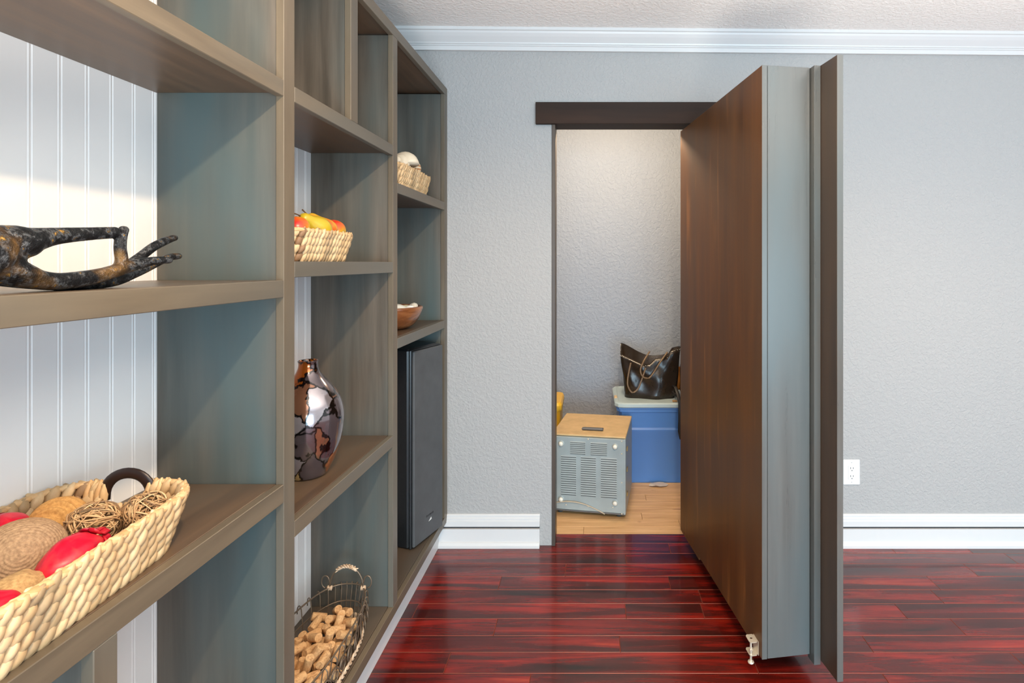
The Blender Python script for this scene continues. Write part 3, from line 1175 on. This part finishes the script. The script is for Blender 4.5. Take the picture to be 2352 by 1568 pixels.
bx_, by_, bz_ = -.838, 2.13, 1.0825
prof = [(0, 0), (.074, 0), (.088, .004), (.108, .018), (.124, .040), (.134, .062), (.140, .080), (.140, .088), (.135, .091), (.128, .087), (.122, .070), (.110, .046), (.090, .024), (.06, .014), (0, .012)]
m = MB().lathe(prof, 48, Matrix.Translation((bx_, by_, bz_)), wob=lambda a, i: 1 + .012 * math.sin(2 * a + .6) + .008 * math.sin(5 * a))
centred(m, 'wooden_bowl', bowl_mat(), (bx_, by_, bz_), 'round reddish brown wooden bowl of pale stones on the shelf above the speaker', 'bowl')
stones = [(-.765, 2.075, .030, (.62, .62, .56), 'grey white stone, the largest pale one by the bowl rim'), (-.758, 2.145, .026, (.66, .62, .40), 'yellowish stone leaning on the bowl wall'),
          (-.735, 2.110, .020, (.80, .80, .76), 'small white stone at the near rim of the bowl'), (-.800, 2.02, .026, (.55, .42, .22), 'tan stone at the near side of the bowl'),
          (-.745, 2.180, .022, (.62, .60, .52), 'beige stone at the wall side of the bowl'), (-.825, 2.10, .030, (.52, .46, .36), 'brownish stone in the middle of the bowl'),
          (-.850, 2.19, .030, (.60, .55, .45), 'sand coloured stone at the back of the bowl')]
for i, (x, y, r_, colr, lb) in enumerate(stones):
    m = MB()
    d = math.hypot(x - bx_, y - by_)
    z = bz_ + .054 + r_ * .62 + max(0, d - .06) * .35
    m.ellipsoid((x, y, z), r_ * 1.15, r_ * .95, r_ * .68, 18, 12, M=Euler((.2 * i, .3, i * 1.3)).to_matrix().to_4x4(), disp=lambda d_: 1 + .12 * mnoise.noise(d_ * 1.6 + Vector((i * 3.1, 0, 0))))
    centred(m, 'stone', plain('stone_%s' % lb.split()[0], colr, .5, var=.18, scale=60), (x, y, z), lb, 'stone', 'stones in the wooden bowl')

# ------------------------------------------------------------------ loudspeaker
sa, sb = Vector((-.749, 2.171)), Vector((-.681, 2.370))
su = (sb - sa).normalized()
sn = Vector((su.y, -su.x))                 # out of the grille
SM = Matrix(((su.x, -sn.x, 0, sa.x), (su.y, -sn.y, 0, sa.y), (0, 0, 1, BASE1 + .001), (0, 0, 0, 1)))
SW, SD, SH = (sb - sa).length, .205, .835
spk = thing('floor_speaker', 'tall black floor speaker with a grey cloth grille in the bookcase end bay', 'speaker', (sa.x, sa.y, BASE1))
M_spk = plain('black_vinyl_cabinet', (.012, .014, .016), .32, var=.2, scale=90)
M_grille = plain('charcoal_grille_cloth', (.075, .080, .085), .6, var=.12, scale=14)
MB().box(0, SW, .016, SD, 0, SH, .008, M=SM).build('cabinet', M_spk, spk)
MB().box(.0, SW, .004, .0155, .002, SH - .002, .004, M=SM).build('baffle', M_spk, spk)
MB().box(.004, SW - .004, -.010, .0035, .010, SH - .008, .004, M=SM).build('grille', M_grille, spk)
# badge: tiny raised dark lettering and a pale wedge mark (too small to read in the photograph)
bd = MB()
xx = .086
for w_, hs in ((.006, 1), (.005, .8), (.0045, .8), (.005, .9), (.004, .8), (.005, .8), (.005, .9)):
    bd.box(xx, xx + .0014, -.0112, -.010, .100, .100 + .009 * hs, M=SM)
    bd.box(xx, xx + w_, -.0112, -.010, .100 + (.009 * hs - .0016), .100 + .009 * hs, M=SM)
    if hs > .85:
        bd.box(xx, xx + w_, -.0112, -.010, .1035, .105, M=SM)
    xx += w_ + .0024
bd.build('badge_lettering', M_black_line, spk, label='small dark maker lettering')
m = MB()
m.add([(.102, -.0102, .078), (.122, -.0102, .080), (.119, -.0102, .090), (.102, -.0112, .078), (.122, -.0112, .080), (.119, -.0112, .090)], [(0, 1, 2), (3, 5, 4), (0, 1, 4, 3), (1, 2, 5, 4), (2, 0, 3, 5)], SM)
m.build('logo_mark', plain('pale_badge_metal', (.75, .76, .74), .3), spk, label='pale wedge shaped mark')

# ------------------------------------------------------------------ wire basket with corks
wc = Vector((-.812, 1.485, BASE1 + .002))
wire = thing('wire_basket', 'oval dark wire basket with a cane-wrapped handle, full of corks, on the bottom shelf', 'basket', wc)
M_wire = NT('brown_iron_wire').set(color=(.20, .15, .105), rough=.45, metal=.6).m
M_cane = weave_mat('cane_wrap', (.45, .28, .16), (.68, .48, .32), (.82, .64, .46), (.55, .38, .24))


def oval(a, b, z, n=72, e=2.5):
    out = []
    for i in range(n):
        t = 2 * PI * i / n
        c, s = math.cos(t), math.sin(t)
        q = (abs(c) ** e + abs(s) ** e) ** (-1 / e)
        out.append(wc + Vector((a * c * q, b * s * q, z)))
    return out


def oval_pt(a, b, z, t, e=2.5):
    c, s = math.cos(t), math.sin(t)
    q = (abs(c) ** e + abs(s) ** e) ** (-1 / e)
    return wc + Vector((a * c * q, b * s * q, z))


RA, RB, RH = .106, .268, .120
MB().tube(oval(RA, RB, RH), .0026, 8, closed=True).build('rim', M_wire, wire, smooth=True)
MB().tube(oval(RA * .93, RB * .965, RH * .58), .0022, 8, closed=True).build('ring', M_wire, wire, smooth=True)
MB().tube(oval(RA * .86, RB * .93, .004), .0026, 8, closed=True).build('ring', M_wire, wire, smooth=True)
NU = 40
for i in range(NU):
    t = 2 * PI * (i + .5) / NU
    nv = oval_pt(1, 1, 0, t) - wc
    nv = Vector((nv.x, nv.y, 0)).normalized()
    tg = Vector((-nv.y, nv.x, 0))
    lo = oval_pt(RA * .86, RB * .93, .002, t)
    mi = oval_pt(RA * .93, RB * .965, RH * .58, t)
    hi = oval_pt(RA, RB, RH * .93, t)
    pts = [lo, (lo + mi) / 2, mi, (mi + hi) / 2, hi]
    # crook at the top, turned down outside the rim
    for k in range(1, 8):
        a = PI * k / 7
        pts.append(hi + nv * .006 * (1 - math.cos(a)) + Vector((0, 0, .012 * math.sin(a))) + tg * .006 * (k / 7))
    pts.append(pts[-1] + Vector((0, 0, -.014)))
    MB().tube(pts, .0016, 5).build('upright_wire', M_wire, wire, smooth=True)
# curled scrolls and cane braid along the outside of the room-side wall
for i in range(15):
    t0_ = -1.15 + i * .158
    p = oval_pt(RA * .97, RB * .98, RH * .52, t0_)
    nv = oval_pt(1, 1, 0, t0_) - wc
    nv = Vector((nv.x, nv.y, 0)).normalized()
    tg = Vector((-nv.y, nv.x, 0))
    pts = []
    for k in range(26):
        a = k / 25 * 3.6 * PI
        r_ = .019 * (1 - .16 * a / PI)
        pts.append(p + nv * .007 + tg * (r_ * math.cos(a)) + Vector((0, 0, r_ * math.sin(a) * 1.2)))
    MB().tube(pts, .0017, 5).build('scroll_wire', M_wire, wire, smooth=True)
m = MB()
for i in range(46):
    t0_ = -1.5 + i * .066
    for s in (-1, 1):
        p = oval_pt(RA * .90, RB * .95, .014 + (.008 if s > 0 else 0), t0_)
        q = oval_pt(RA * .90, RB * .95, .014 + (.008 if s > 0 else 0), t0_ + .05)
        nv = Vector(((p - wc).x, (p - wc).y * .2, 0)).normalized()
        leaf(m, p + nv * .006, (q - p) + Vector((0, 0, s * .006)), nv, .024, .009, .007)
m.build('cane_braid', M_cane, wire, smooth=True, label='pale cane braid round the base')
for end in (1, -1):
    hpts = []
    e0 = oval_pt(RA, RB, RH, PI / 2 - .52 * end if end > 0 else -PI / 2 - .52)
    e1 = oval_pt(RA, RB, RH, PI / 2 + .52 * end if end > 0 else -PI / 2 + .52)
    mid = (e0 + e1) / 2
    for k in range(21):
        a = PI * k / 20
        hpts.append(mid + (e0 - mid) * math.cos(a) * (1.0 - .10 * math.sin(a)) + Vector((0, 0, .072 * math.sin(a) ** .8)))
    h_ = MB().tube(hpts, .0026, 7).build('handle', M_wire, wire, smooth=True)
    gm = MB()
    for k in range(13):
        f_ = 6 + k * 8 / 12
        i0 = int(f_)
        p = hpts[i0].lerp(hpts[min(i0 + 1, 20)], f_ - i0)
        d = (hpts[min(i0 + 2, 20)] - hpts[max(i0 - 1, 0)]).normalized()
        for j in range(3):
            an = 2 * PI * j / 3 + k * .9
            ofs = Vector((0, math.cos(an), math.sin(an))) * .0035
            leaf(gm, p + ofs, d + Vector((0, math.sin(an), -math.cos(an))) * .8, ofs, .017, .006, .005)
    gm.build('grip', M_cane, h_, smooth=True, label='pale cane wrapping on the handle')
    for e, s in ((e0, 1), (e1, -1)):
        dr = (e - mid).normalized()
        pts = []
        for k in range(18):
            a = -PI * .5 + k / 17 * 1.55 * PI
            pts.append(e + dr * (.004 + .013 * math.cos(a) + .010) + Vector((0, 0, .020 + .020 * math.sin(a))))
        MB().tube(pts, .0022, 6).build('curl_wire', M_wire, h_, smooth=True)
        km = MB()
        for k in range(4):
            leaf(km, e + dr * (k - 1.5) * .004, Vector((0, .25, 1)), Vector((0, 1, 0)), .016, .0055, .012)
        km.build('cane_tie', M_cane, h_, smooth=True)

# corks
def cork_mat():
    t = NT('natural_cork').set(rough=.8)
    f = t.noise(t.coords((170, 170, 90), 'obj', rand=9.0), 1.0, 4, .6)
    c = t.ramp(f, [(.28, (.24, .11, .04)), (.42, (.56, .32, .14)), (.7, (.74, .48, .24))])
    oi = t.n('ShaderNodeObjectInfo')
    c = t.mix(t.ramp(oi.outputs['Random'], [(0, (0, 0, 0)), (1, (.45, .45, .45))]), c, (.62, .34, .14))
    # faint printed marks round the middle
    w = t.noise(t.coords((90, 90, 140), 'obj', rand=23.0), 1.0, 1, .4)
    mk = t.ramp(w, [(.62, (0, 0, 0)), (.66, (.5, .5, .5)), (.70, (0, 0, 0))])
    c = t.mix(mk, c, (.30, .14, .07))
    t.color(c)
    t.bump(f, .35, .001)
    return t.m


CL, CR = .043, .0118
cm = MB().lathe([(0, -CL / 2), (CR - .0012, -CL / 2), (CR, -CL / 2 + .0012), (CR, 0), (CR, CL / 2 - .0012), (CR - .0012, CL / 2), (0, CL / 2)], 18)
first = cm.build('wine_cork', cork_mat(), None, smooth=True, autosmooth=40)
rg = random.Random(21)
placed = []


def seg_pts(c, ax):
    return [c + ax * (CL / 2 - CR * .55) * s for s in (-1, -.5, 0, .5, 1)]


for layer in range(3):
    want = (34, 40, 46)[layer]
    got = tries = 0
    while got < want and tries < 5200:
        tries += 1
        t = rg.uniform(0, 2 * PI)
        rad = math.sqrt(rg.random())
        c = oval_pt(RA * .86 * .80 * rad, RB * .90 * .88 * rad, 0, t, 2.4)
        mound = .012 * (1 - rad ** 2)
        z = .018 + layer * .0225 + rg.uniform(0, .016) + (mound if layer else 0)
        pitch = rg.choice((0, .2, .35, .6, .9, 1.2)) * rg.choice((-1, 1)) * (1 if layer else .5)
        yaw = rg.uniform(0, 2 * PI)
        ax = Vector((math.cos(pitch) * math.cos(yaw), math.cos(pitch) * math.sin(yaw), math.sin(pitch)))
        c = Vector((c.x, c.y, wc.z + z))
        pts = seg_pts(c, ax)
        if min(p.z for p in pts) < wc.z + .012:
            continue
        ok = True
        for p in pts:
            dx, dy = (p.x - wc.x) / (RA * .80), (p.y - wc.y) / (RB * .90)
            if abs(dx) ** 2.5 + abs(dy) ** 2.5 > 1:
                ok = False
                break
        if not ok:
            continue
        for c2, pts2 in placed:
            if (c2 - c).length > CL * 1.1:
                continue
            if any((p - q).length < CR * 1.78 for p in pts for q in pts2):
                ok = False
                break
        if ok:
            placed.append((c, pts))
            got += 1
            o = first if len(placed) == 1 else first.copy()
            if len(placed) > 1:
                COL.objects.link(o)
            o.location = c
            o.rotation_euler = ax.to_track_quat('Z', 'Y').to_euler()
            tag(o, 'used wine cork lying in the oval wire basket', 'cork', 'corks in the wire basket')

# ------------------------------------------------------------------ closet: metal cabinet
ca = math.atan2(-.063, .39)
cR = P(1437, 1184, 2.752)
cu = Vector((math.cos(ca), math.sin(ca)))
CW, CD, CH = .400, .390, .4327
c0 = Vector((cR.x, 2.752)) - cu * CW
cab = thing('metal_cabinet', 'grey metal cabinet with louvred panel and tan top on the closet floor', 'cabinet', (c0.x, c0.y, 0), ca)
KM = parent_world(cab)
M_grey = plain('worn_grey_paint', (.33, .37, .37), .42, var=.10, scale=9)
M_tan = plain('tan_hardboard_top', (.58, .40, .20), .6, var=.12, scale=14)
M_foot = plain('cream_knob', (.82, .78, .68), .35)
M_chip = plain('dark_metal_edge', (.16, .16, .165), .4, metal=.5)
MB().box(0, CW, .006, CD, .022, CH - .010, .004, M=KM).build('cabinet_body', M_grey, cab)
MB().box(.0, CW, .0, CD, CH - .0098, CH, .003, M=KM).build('top_board', M_tan, cab)
fp = MB().box(.006, CW - .006, -.004, .0055, .030, CH - .012, .003, M=KM).build('front_panel', M_grey, cab)
for x in (0.0, CW - .012):
    MB().box(x, x + .012, -.0045, .010, .024, CH - .011, .002, M=KM).build('corner_trim', M_grey, cab)
MB().box(.0, CW, -.0046, .010, .022, .0295, .002, M=KM).build('bottom_trim', M_chip, cab)


def louvres(fx0, fx1, fy0, fy1, n):
    for i in range(n):
        zc = CH - (fy0 + (fy1 - fy0) * (i + .5) / n) * CH
        x0, x1 = fx0 * CW, fx1 * CW
        pitch = (fy1 - fy0) * CH / n
        m = MB()
        h = pitch * .42
        pr = [(-.0042, zc + h), (-.0080, zc - h * .3), (-.0076, zc - h * .5), (-.0042, zc - h * .5)]
        vs = [(x0, y_, z_) for y_, z_ in pr] + [(x1, y_, z_) for y_, z_ in pr]
        m.add(vs, [(0, 1, 5, 4), (1, 2, 6, 5), (2, 3, 7, 6), (3, 0, 4, 7), (0, 1, 2, 3), (7, 6, 5, 4)], KM)
        m.build('louvre', M_grey, fp)
        MB().box(x0 + .001, x1 - .001, -.0047, -.0040, zc - pitch * .58, zc - h * .5, M=KM).build('slot', M_slot, fp)  # dark strip painted in for the shadow under each slat


louvres(.255, .465, .075, .235, 7)
louvres(.533, .756, .075, .235, 7)
for a, b in ((.13, .34), (.40, .607), (.67, .885)):
    louvres(a, b, .255, .745, 18)
for fx in (.135, .863):
    for fy in (.115, .80):
        x, z = fx * CW, CH - fy * CH
        Mk = KM @ Matrix.Translation((x, -.004, z)) @ Matrix.Rotation(PI / 2, 4, 'X')
        k_ = MB().lathe([(0, 0), (.017, 0), (.017, .002), (.014, .004), (0, .004)], 20, Mk).build('washer', M_grey, cab, smooth=True, autosmooth=40)
        MB().lathe([(.0, .004), (.011, .004), (.0125, .010), (.0095, .016), (0, .018)], 20, Mk).build('foot_knob', M_foot, k_, smooth=True)
for fx, fy in ((.5, .045), (.95, .05), (.95, .20), (.95, .55), (.5, .87), (.83, .86), (.20, .87), (.95, .93)):
    Mk = KM @ Matrix.Translation((fx * CW, -.004, CH - fy * CH)) @ Matrix.Rotation(PI / 2, 4, 'X')
    MB().lathe([(0, 0), (.0042, 0), (.003, .003), (0, .0035)], 10, Mk).build('screw', M_zinc, cab, smooth=True)
# carrying handle in the top and the cord along the bottom
h_ = MB().box(.155, .265, .085, .130, CH, CH + .003, .001, M=KM).build('handle_recess', M_slot, cab, label='dark slot beneath the carrying handle')
MB().box(.150, .270, .075, .098, CH + .003, CH + .013, .004, M=KM).build('carry_handle', M_chip, h_)
cp = []
for k in range(24):
    t = k / 23
    cp.append(KM @ Vector((.02 + .27 * t, -.010 - .004 * math.sin(5 * t), .066 + .018 * math.sin(PI * t * 1.15) - .035 * t ** 2)))
MB().tube(cp, .0032, 6).build('power_cord', plain('tan_cord', (.52, .42, .30), .5), cab, smooth=True, label='tan power cord tucked along the base')
for x in (.04, CW - .04):
    for y_ in (.04, CD - .04):
        MB().lathe([(0, 0), (.014, 0), (.012, .0225), (0, .0225)], 14, KM @ Matrix.Translation((x, y_, 0))).build('rubber_foot', M_slot, cab, smooth=True, autosmooth=40)
for z_ in (.10, .23, .34):
    MB().box(CW, CW + .006, .05, .08, z_, z_ + .02, .002, M=KM).build('side_catch', plain('brass_catch', (.55, .38, .16), .35, metal=.7), cab)

# ------------------------------------------------------------------ closet: blue storage bin
bin_ = thing('storage_bin', 'blue plastic storage bin with pale lid behind the metal cabinet', 'storage bin', (.44, 3.40, 0))
M_blue = plain('blue_plastic', (.09, .23, .56), .34)
M_lid = plain('pale_blue_lid', (.42, .52, .55), .38)


def rr_loft(m, levels, cx, cy, n=56):
    rings = []
    for a, b, r_, z in levels:
        pts, _ = rr_path(a, b, r_, n)
        rings.append([Vector((cx + p.x, cy + p.y, z)) for p, _ in pts])
    vs = [v for r_ in rings for v in r_]
    fs = []
    for i in range(len(rings) - 1):
        for k in range(n):
            fs.append((i * n + k, i * n + (k + 1) % n, (i + 1) * n + (k + 1) % n, (i + 1) * n + k))
    fs.append(tuple(range(n))[::-1])
    fs.append(tuple((len(rings) - 1) * n + k for k in range(n)))
    m.add(vs, fs)
    return m


bc = (.45, 3.40)
rr_loft(MB(), [(.262, .186, .04, 0.0), (.266, .190, .04, .006), (.274, .197, .04, .30), (.279, .202, .04, .312), (.281, .204, .04, .330), (.277, .199, .04, .342), (.286, .207, .04, .455)], *bc).build('bin_body', M_blue, bin_, smooth=True, autosmooth=25)
rr_loft(MB(), [(.292, .212, .045, .440), (.296, .216, .045, .442), (.296, .216, .045, .456), (.300, .220, .045, .458), (.302, .222, .045, .470)], *bc).build('bin_rim', M_blue, bin_, smooth=True, autosmooth=25)
rr_loft(MB(), [(.306, .226, .05, .4702), (.310, .230, .05, .476), (.309, .229, .05, .492), (.300, .220, .045, .498), (.284, .204, .04, .4985), (.280, .200, .04, .4945)], *bc).build('lid', M_lid, bin_, smooth=True, autosmooth=25)
MB().box(.143, .163, 3.30, 3.36, .488, .502, .004).build('lid_latch', plain('tan_latch', (.62, .44, .24), .5), bin_, label='tan lid latch')
lid_z = .4948

# ------------------------------------------------------------------ handbag on the bin
M_leather = plain('black_leather', (.020, .012, .007), .24, var=.4, scale=18, bump=.18)
bagc = Vector((.372, 3.36, lid_z))
bag = thing('handbag', 'black leather tote bag with looped handles slumped on the blue bin lid', 'handbag', bagc, -.10)
BM = parent_world(bag)
n = 48
rings = []
lev = 12
for i in range(lev):
    t = i / (lev - 1)
    ring = []
    for k in range(n):
        a = 2 * PI * k / n
        c, s = math.cos(a), math.sin(a)
        e = 3.0
        q = (abs(c) ** e + abs(s) ** e) ** (-1 / e)
        w = .158 + .030 * t
        d = .075 * (1 - t) + .060 * t
        x = c * q * w
        y_ = s * q * d
        top = .275 + .045 * max(0, -c * q) ** 1.5 * (1 if s > -.2 else .35) - .040 * math.cos(c * q * 2.4) * .6 + (.03 if c > .6 else 0) - (.035 if (s < -.1 and c < 0) else 0)
        z = t * top
        # creases and the sag of the soft sides
        cre = .012 * math.sin(5 * x / .16 + 7 * t) * math.sin(PI * t) + .016 * mnoise.noise(Vector((x * 9, s * 2, t * 2.2)))
        y_ += cre * (1 if s < 0 else .4)
        x += .015 * t * (1 if c > 0 else .3) + .006 * math.sin(6 * t + s * 2)
        ring.append(Vector((x, y_, z)))
    rings.append(ring)
inner = [Vector((v.x * .965, v.y * .93, v.z - .004)) for v in rings[-1]]
inner2 = [Vector((v.x * .86, v.y * .80, .03)) for v in rings[-1]]
allr = rings + [inner, inner2]
vs = [v for r_ in allr for v in r_]
fs = []
for i in range(len(allr) - 1):
    for k in range(n):
        fs.append((i * n + k, i * n + (k + 1) % n, (i + 1) * n + (k + 1) % n, (i + 1) * n + k))
fs.append(tuple(range(n))[::-1])
fs.append(tuple((len(allr) - 1) * n + k for k in range(n)))
MB().add(vs, fs, BM).build('bag_body', M_leather, bag, smooth=True)
M_strap = plain('brown_edged_strap', (.16, .095, .045), .35)
st = MB()
for k in range(n):
    p = rings[-1][k]
    if p.y < .01:
        st.ellipsoid(BM @ (p + Vector((0, -.003, -.010))), .0022, .0022, .0022, 6, 4)
s_ = st.build('studs', M_foot, bag)
s_['kind'] = 'stuff'


def strap(pts, nm='handle'):
    q = []
    k = len(pts)
    for i in range(k - 1):
        for j in range(8):
            t = j / 8
            a = [Vector(pts[max(i - 1, 0)]), Vector(pts[i]), Vector(pts[i + 1]), Vector(pts[min(i + 2, k - 1)])]
            q.append(BM @ (.5 * (2 * a[1] + (a[2] - a[0]) * t + (2 * a[0] - 5 * a[1] + 4 * a[2] - a[3]) * t * t + (3 * a[1] - a[0] - 3 * a[2] + a[3]) * t ** 3)))
    q.append(BM @ Vector(pts[-1]))
    MB().tube(q, .0052, 8, squash=.5, up=(1, 0, .2)).build(nm, M_strap, bag, smooth=True, label='brown edged bag handle')


def bp(x, y, d):
    """a point of the bag from where the photo shows it, at depth 3.36 + d"""
    return BM.inverted() @ P(x, y, 3.36 + d)


strap([bp(1449, 833, -.085), bp(1443, 862, -.098), bp(1442, 885, -.105), bp(1452, 901, -.108), bp(1465, 893, -.105), bp(1474, 872, -.098), bp(1483, 845, -.085)])
strap([bp(1492, 807, -.045), bp(1478, 830, -.090), bp(1471, 850, -.104), bp(1477, 865, -.108), bp(1490, 868, -.106), bp(1501, 856, -.100), bp(1516, 832, -.088), bp(1533, 808, -.050)])

# black backpack beside it, mostly behind the open door
bpk = thing('backpack', 'black strapped backpack beside the tote, mostly hidden behind the brown door', 'backpack', (.69, 3.37, lid_z))
M_nylon = plain('black_nylon', (.015, .013, .012), .5, bump=.2, scale=60)
rr_loft(MB(), [(.10, .075, .05, lid_z + .001), (.118, .09, .06, lid_z + .03), (.12, .092, .06, lid_z + .16), (.10, .078, .05, lid_z + .23), (.05, .04, .03, lid_z + .265)], .69, 3.38).build('pack_body', M_nylon, bpk, smooth=True)
MB().tube([P(1546, 884, 3.28), P(1552, 890, 3.22), P(1557, 905, 3.19), P(1562, 925, 3.155), P(1562, 960, 3.155), P(1561, 990, 3.16), P(1565, 1008, 3.16)], .011, 8, squash=.3, up=(1, 0, 0)).build('strap', M_nylon, bpk, smooth=True)
MB().tube([P(1543, 900, 3.24), P(1550, 906, 3.21), P(1558, 909, 3.19)], .010, 8, squash=.4, up=(0, 0, 1)).build('strap', M_nylon, bpk, smooth=True)
MB().box(.495, .525, 3.195, 3.215, lid_z + .004, lid_z + .014, .003).build('buckle', plain('brown_buckle', (.36, .20, .08), .3), bpk)
m = MB()
m.ellipsoid(P(1558, 868, 3.40), .035, .03, .075, 20, 14, disp=lambda d: 1 + .22 * mnoise.noise(d * 2.4))
centred(m, 'orange_cloth', plain('orange_fabric', (.85, .26, .03), .7, var=.2, scale=25), P(1558, 868, 3.40), 'bunched orange cloth squeezed between the tote and the backpack', 'cloth')

# yellow tote at the door jamb
yb = thing('yellow_tote', 'yellow plastic tote just showing past the door jamb behind the metal cabinet', 'storage bin', (-.32, 3.42, 0))
M_yel = plain('yellow_plastic', (.80, .46, .03), .35)
rr_loft(MB(), [(.115, .13, .03, 0), (.125, .142, .03, .42)], -.32, 3.42).build('bin_body', M_yel, yb, smooth=True, autosmooth=25)
rr_loft(MB(), [(.131, .148, .035, .4202), (.134, .151, .035, .43), (.134, .151, .035, .455), (.126, .143, .035, .472), (.10, .12, .03, .476)], -.32, 3.42).build('lid', M_yel, yb, smooth=True, autosmooth=25)

# torn scrap of wrapping under the bin's front edge
m = MB()
ring = []
for k in range(14):
    a = 2 * PI * k / 14
    ring.append((math.cos(a) * (.045 + .018 * R.random()), math.sin(a) * (.018 + .012 * R.random()), .002 + .012 * R.random()))
nn = len(ring)
m.add([(x, y_, z) for x, y_, z in ring] + [(x, y_, z + .0015) for x, y_, z in ring], [(i, (i + 1) % nn, nn + (i + 1) % nn, nn + i) for i in range(nn)] + [tuple(range(nn))[::-1], tuple(range(nn, 2 * nn))], Matrix.Translation((.40, 3.165, 0)))
centred(m, 'torn_wrapping', plain('grey_brown_film', (.55, .46, .38), .3), (.40, 3.165, 0), 'small torn scrap of plastic wrapping on the closet floor before the blue bin', 'scrap', smooth=False)
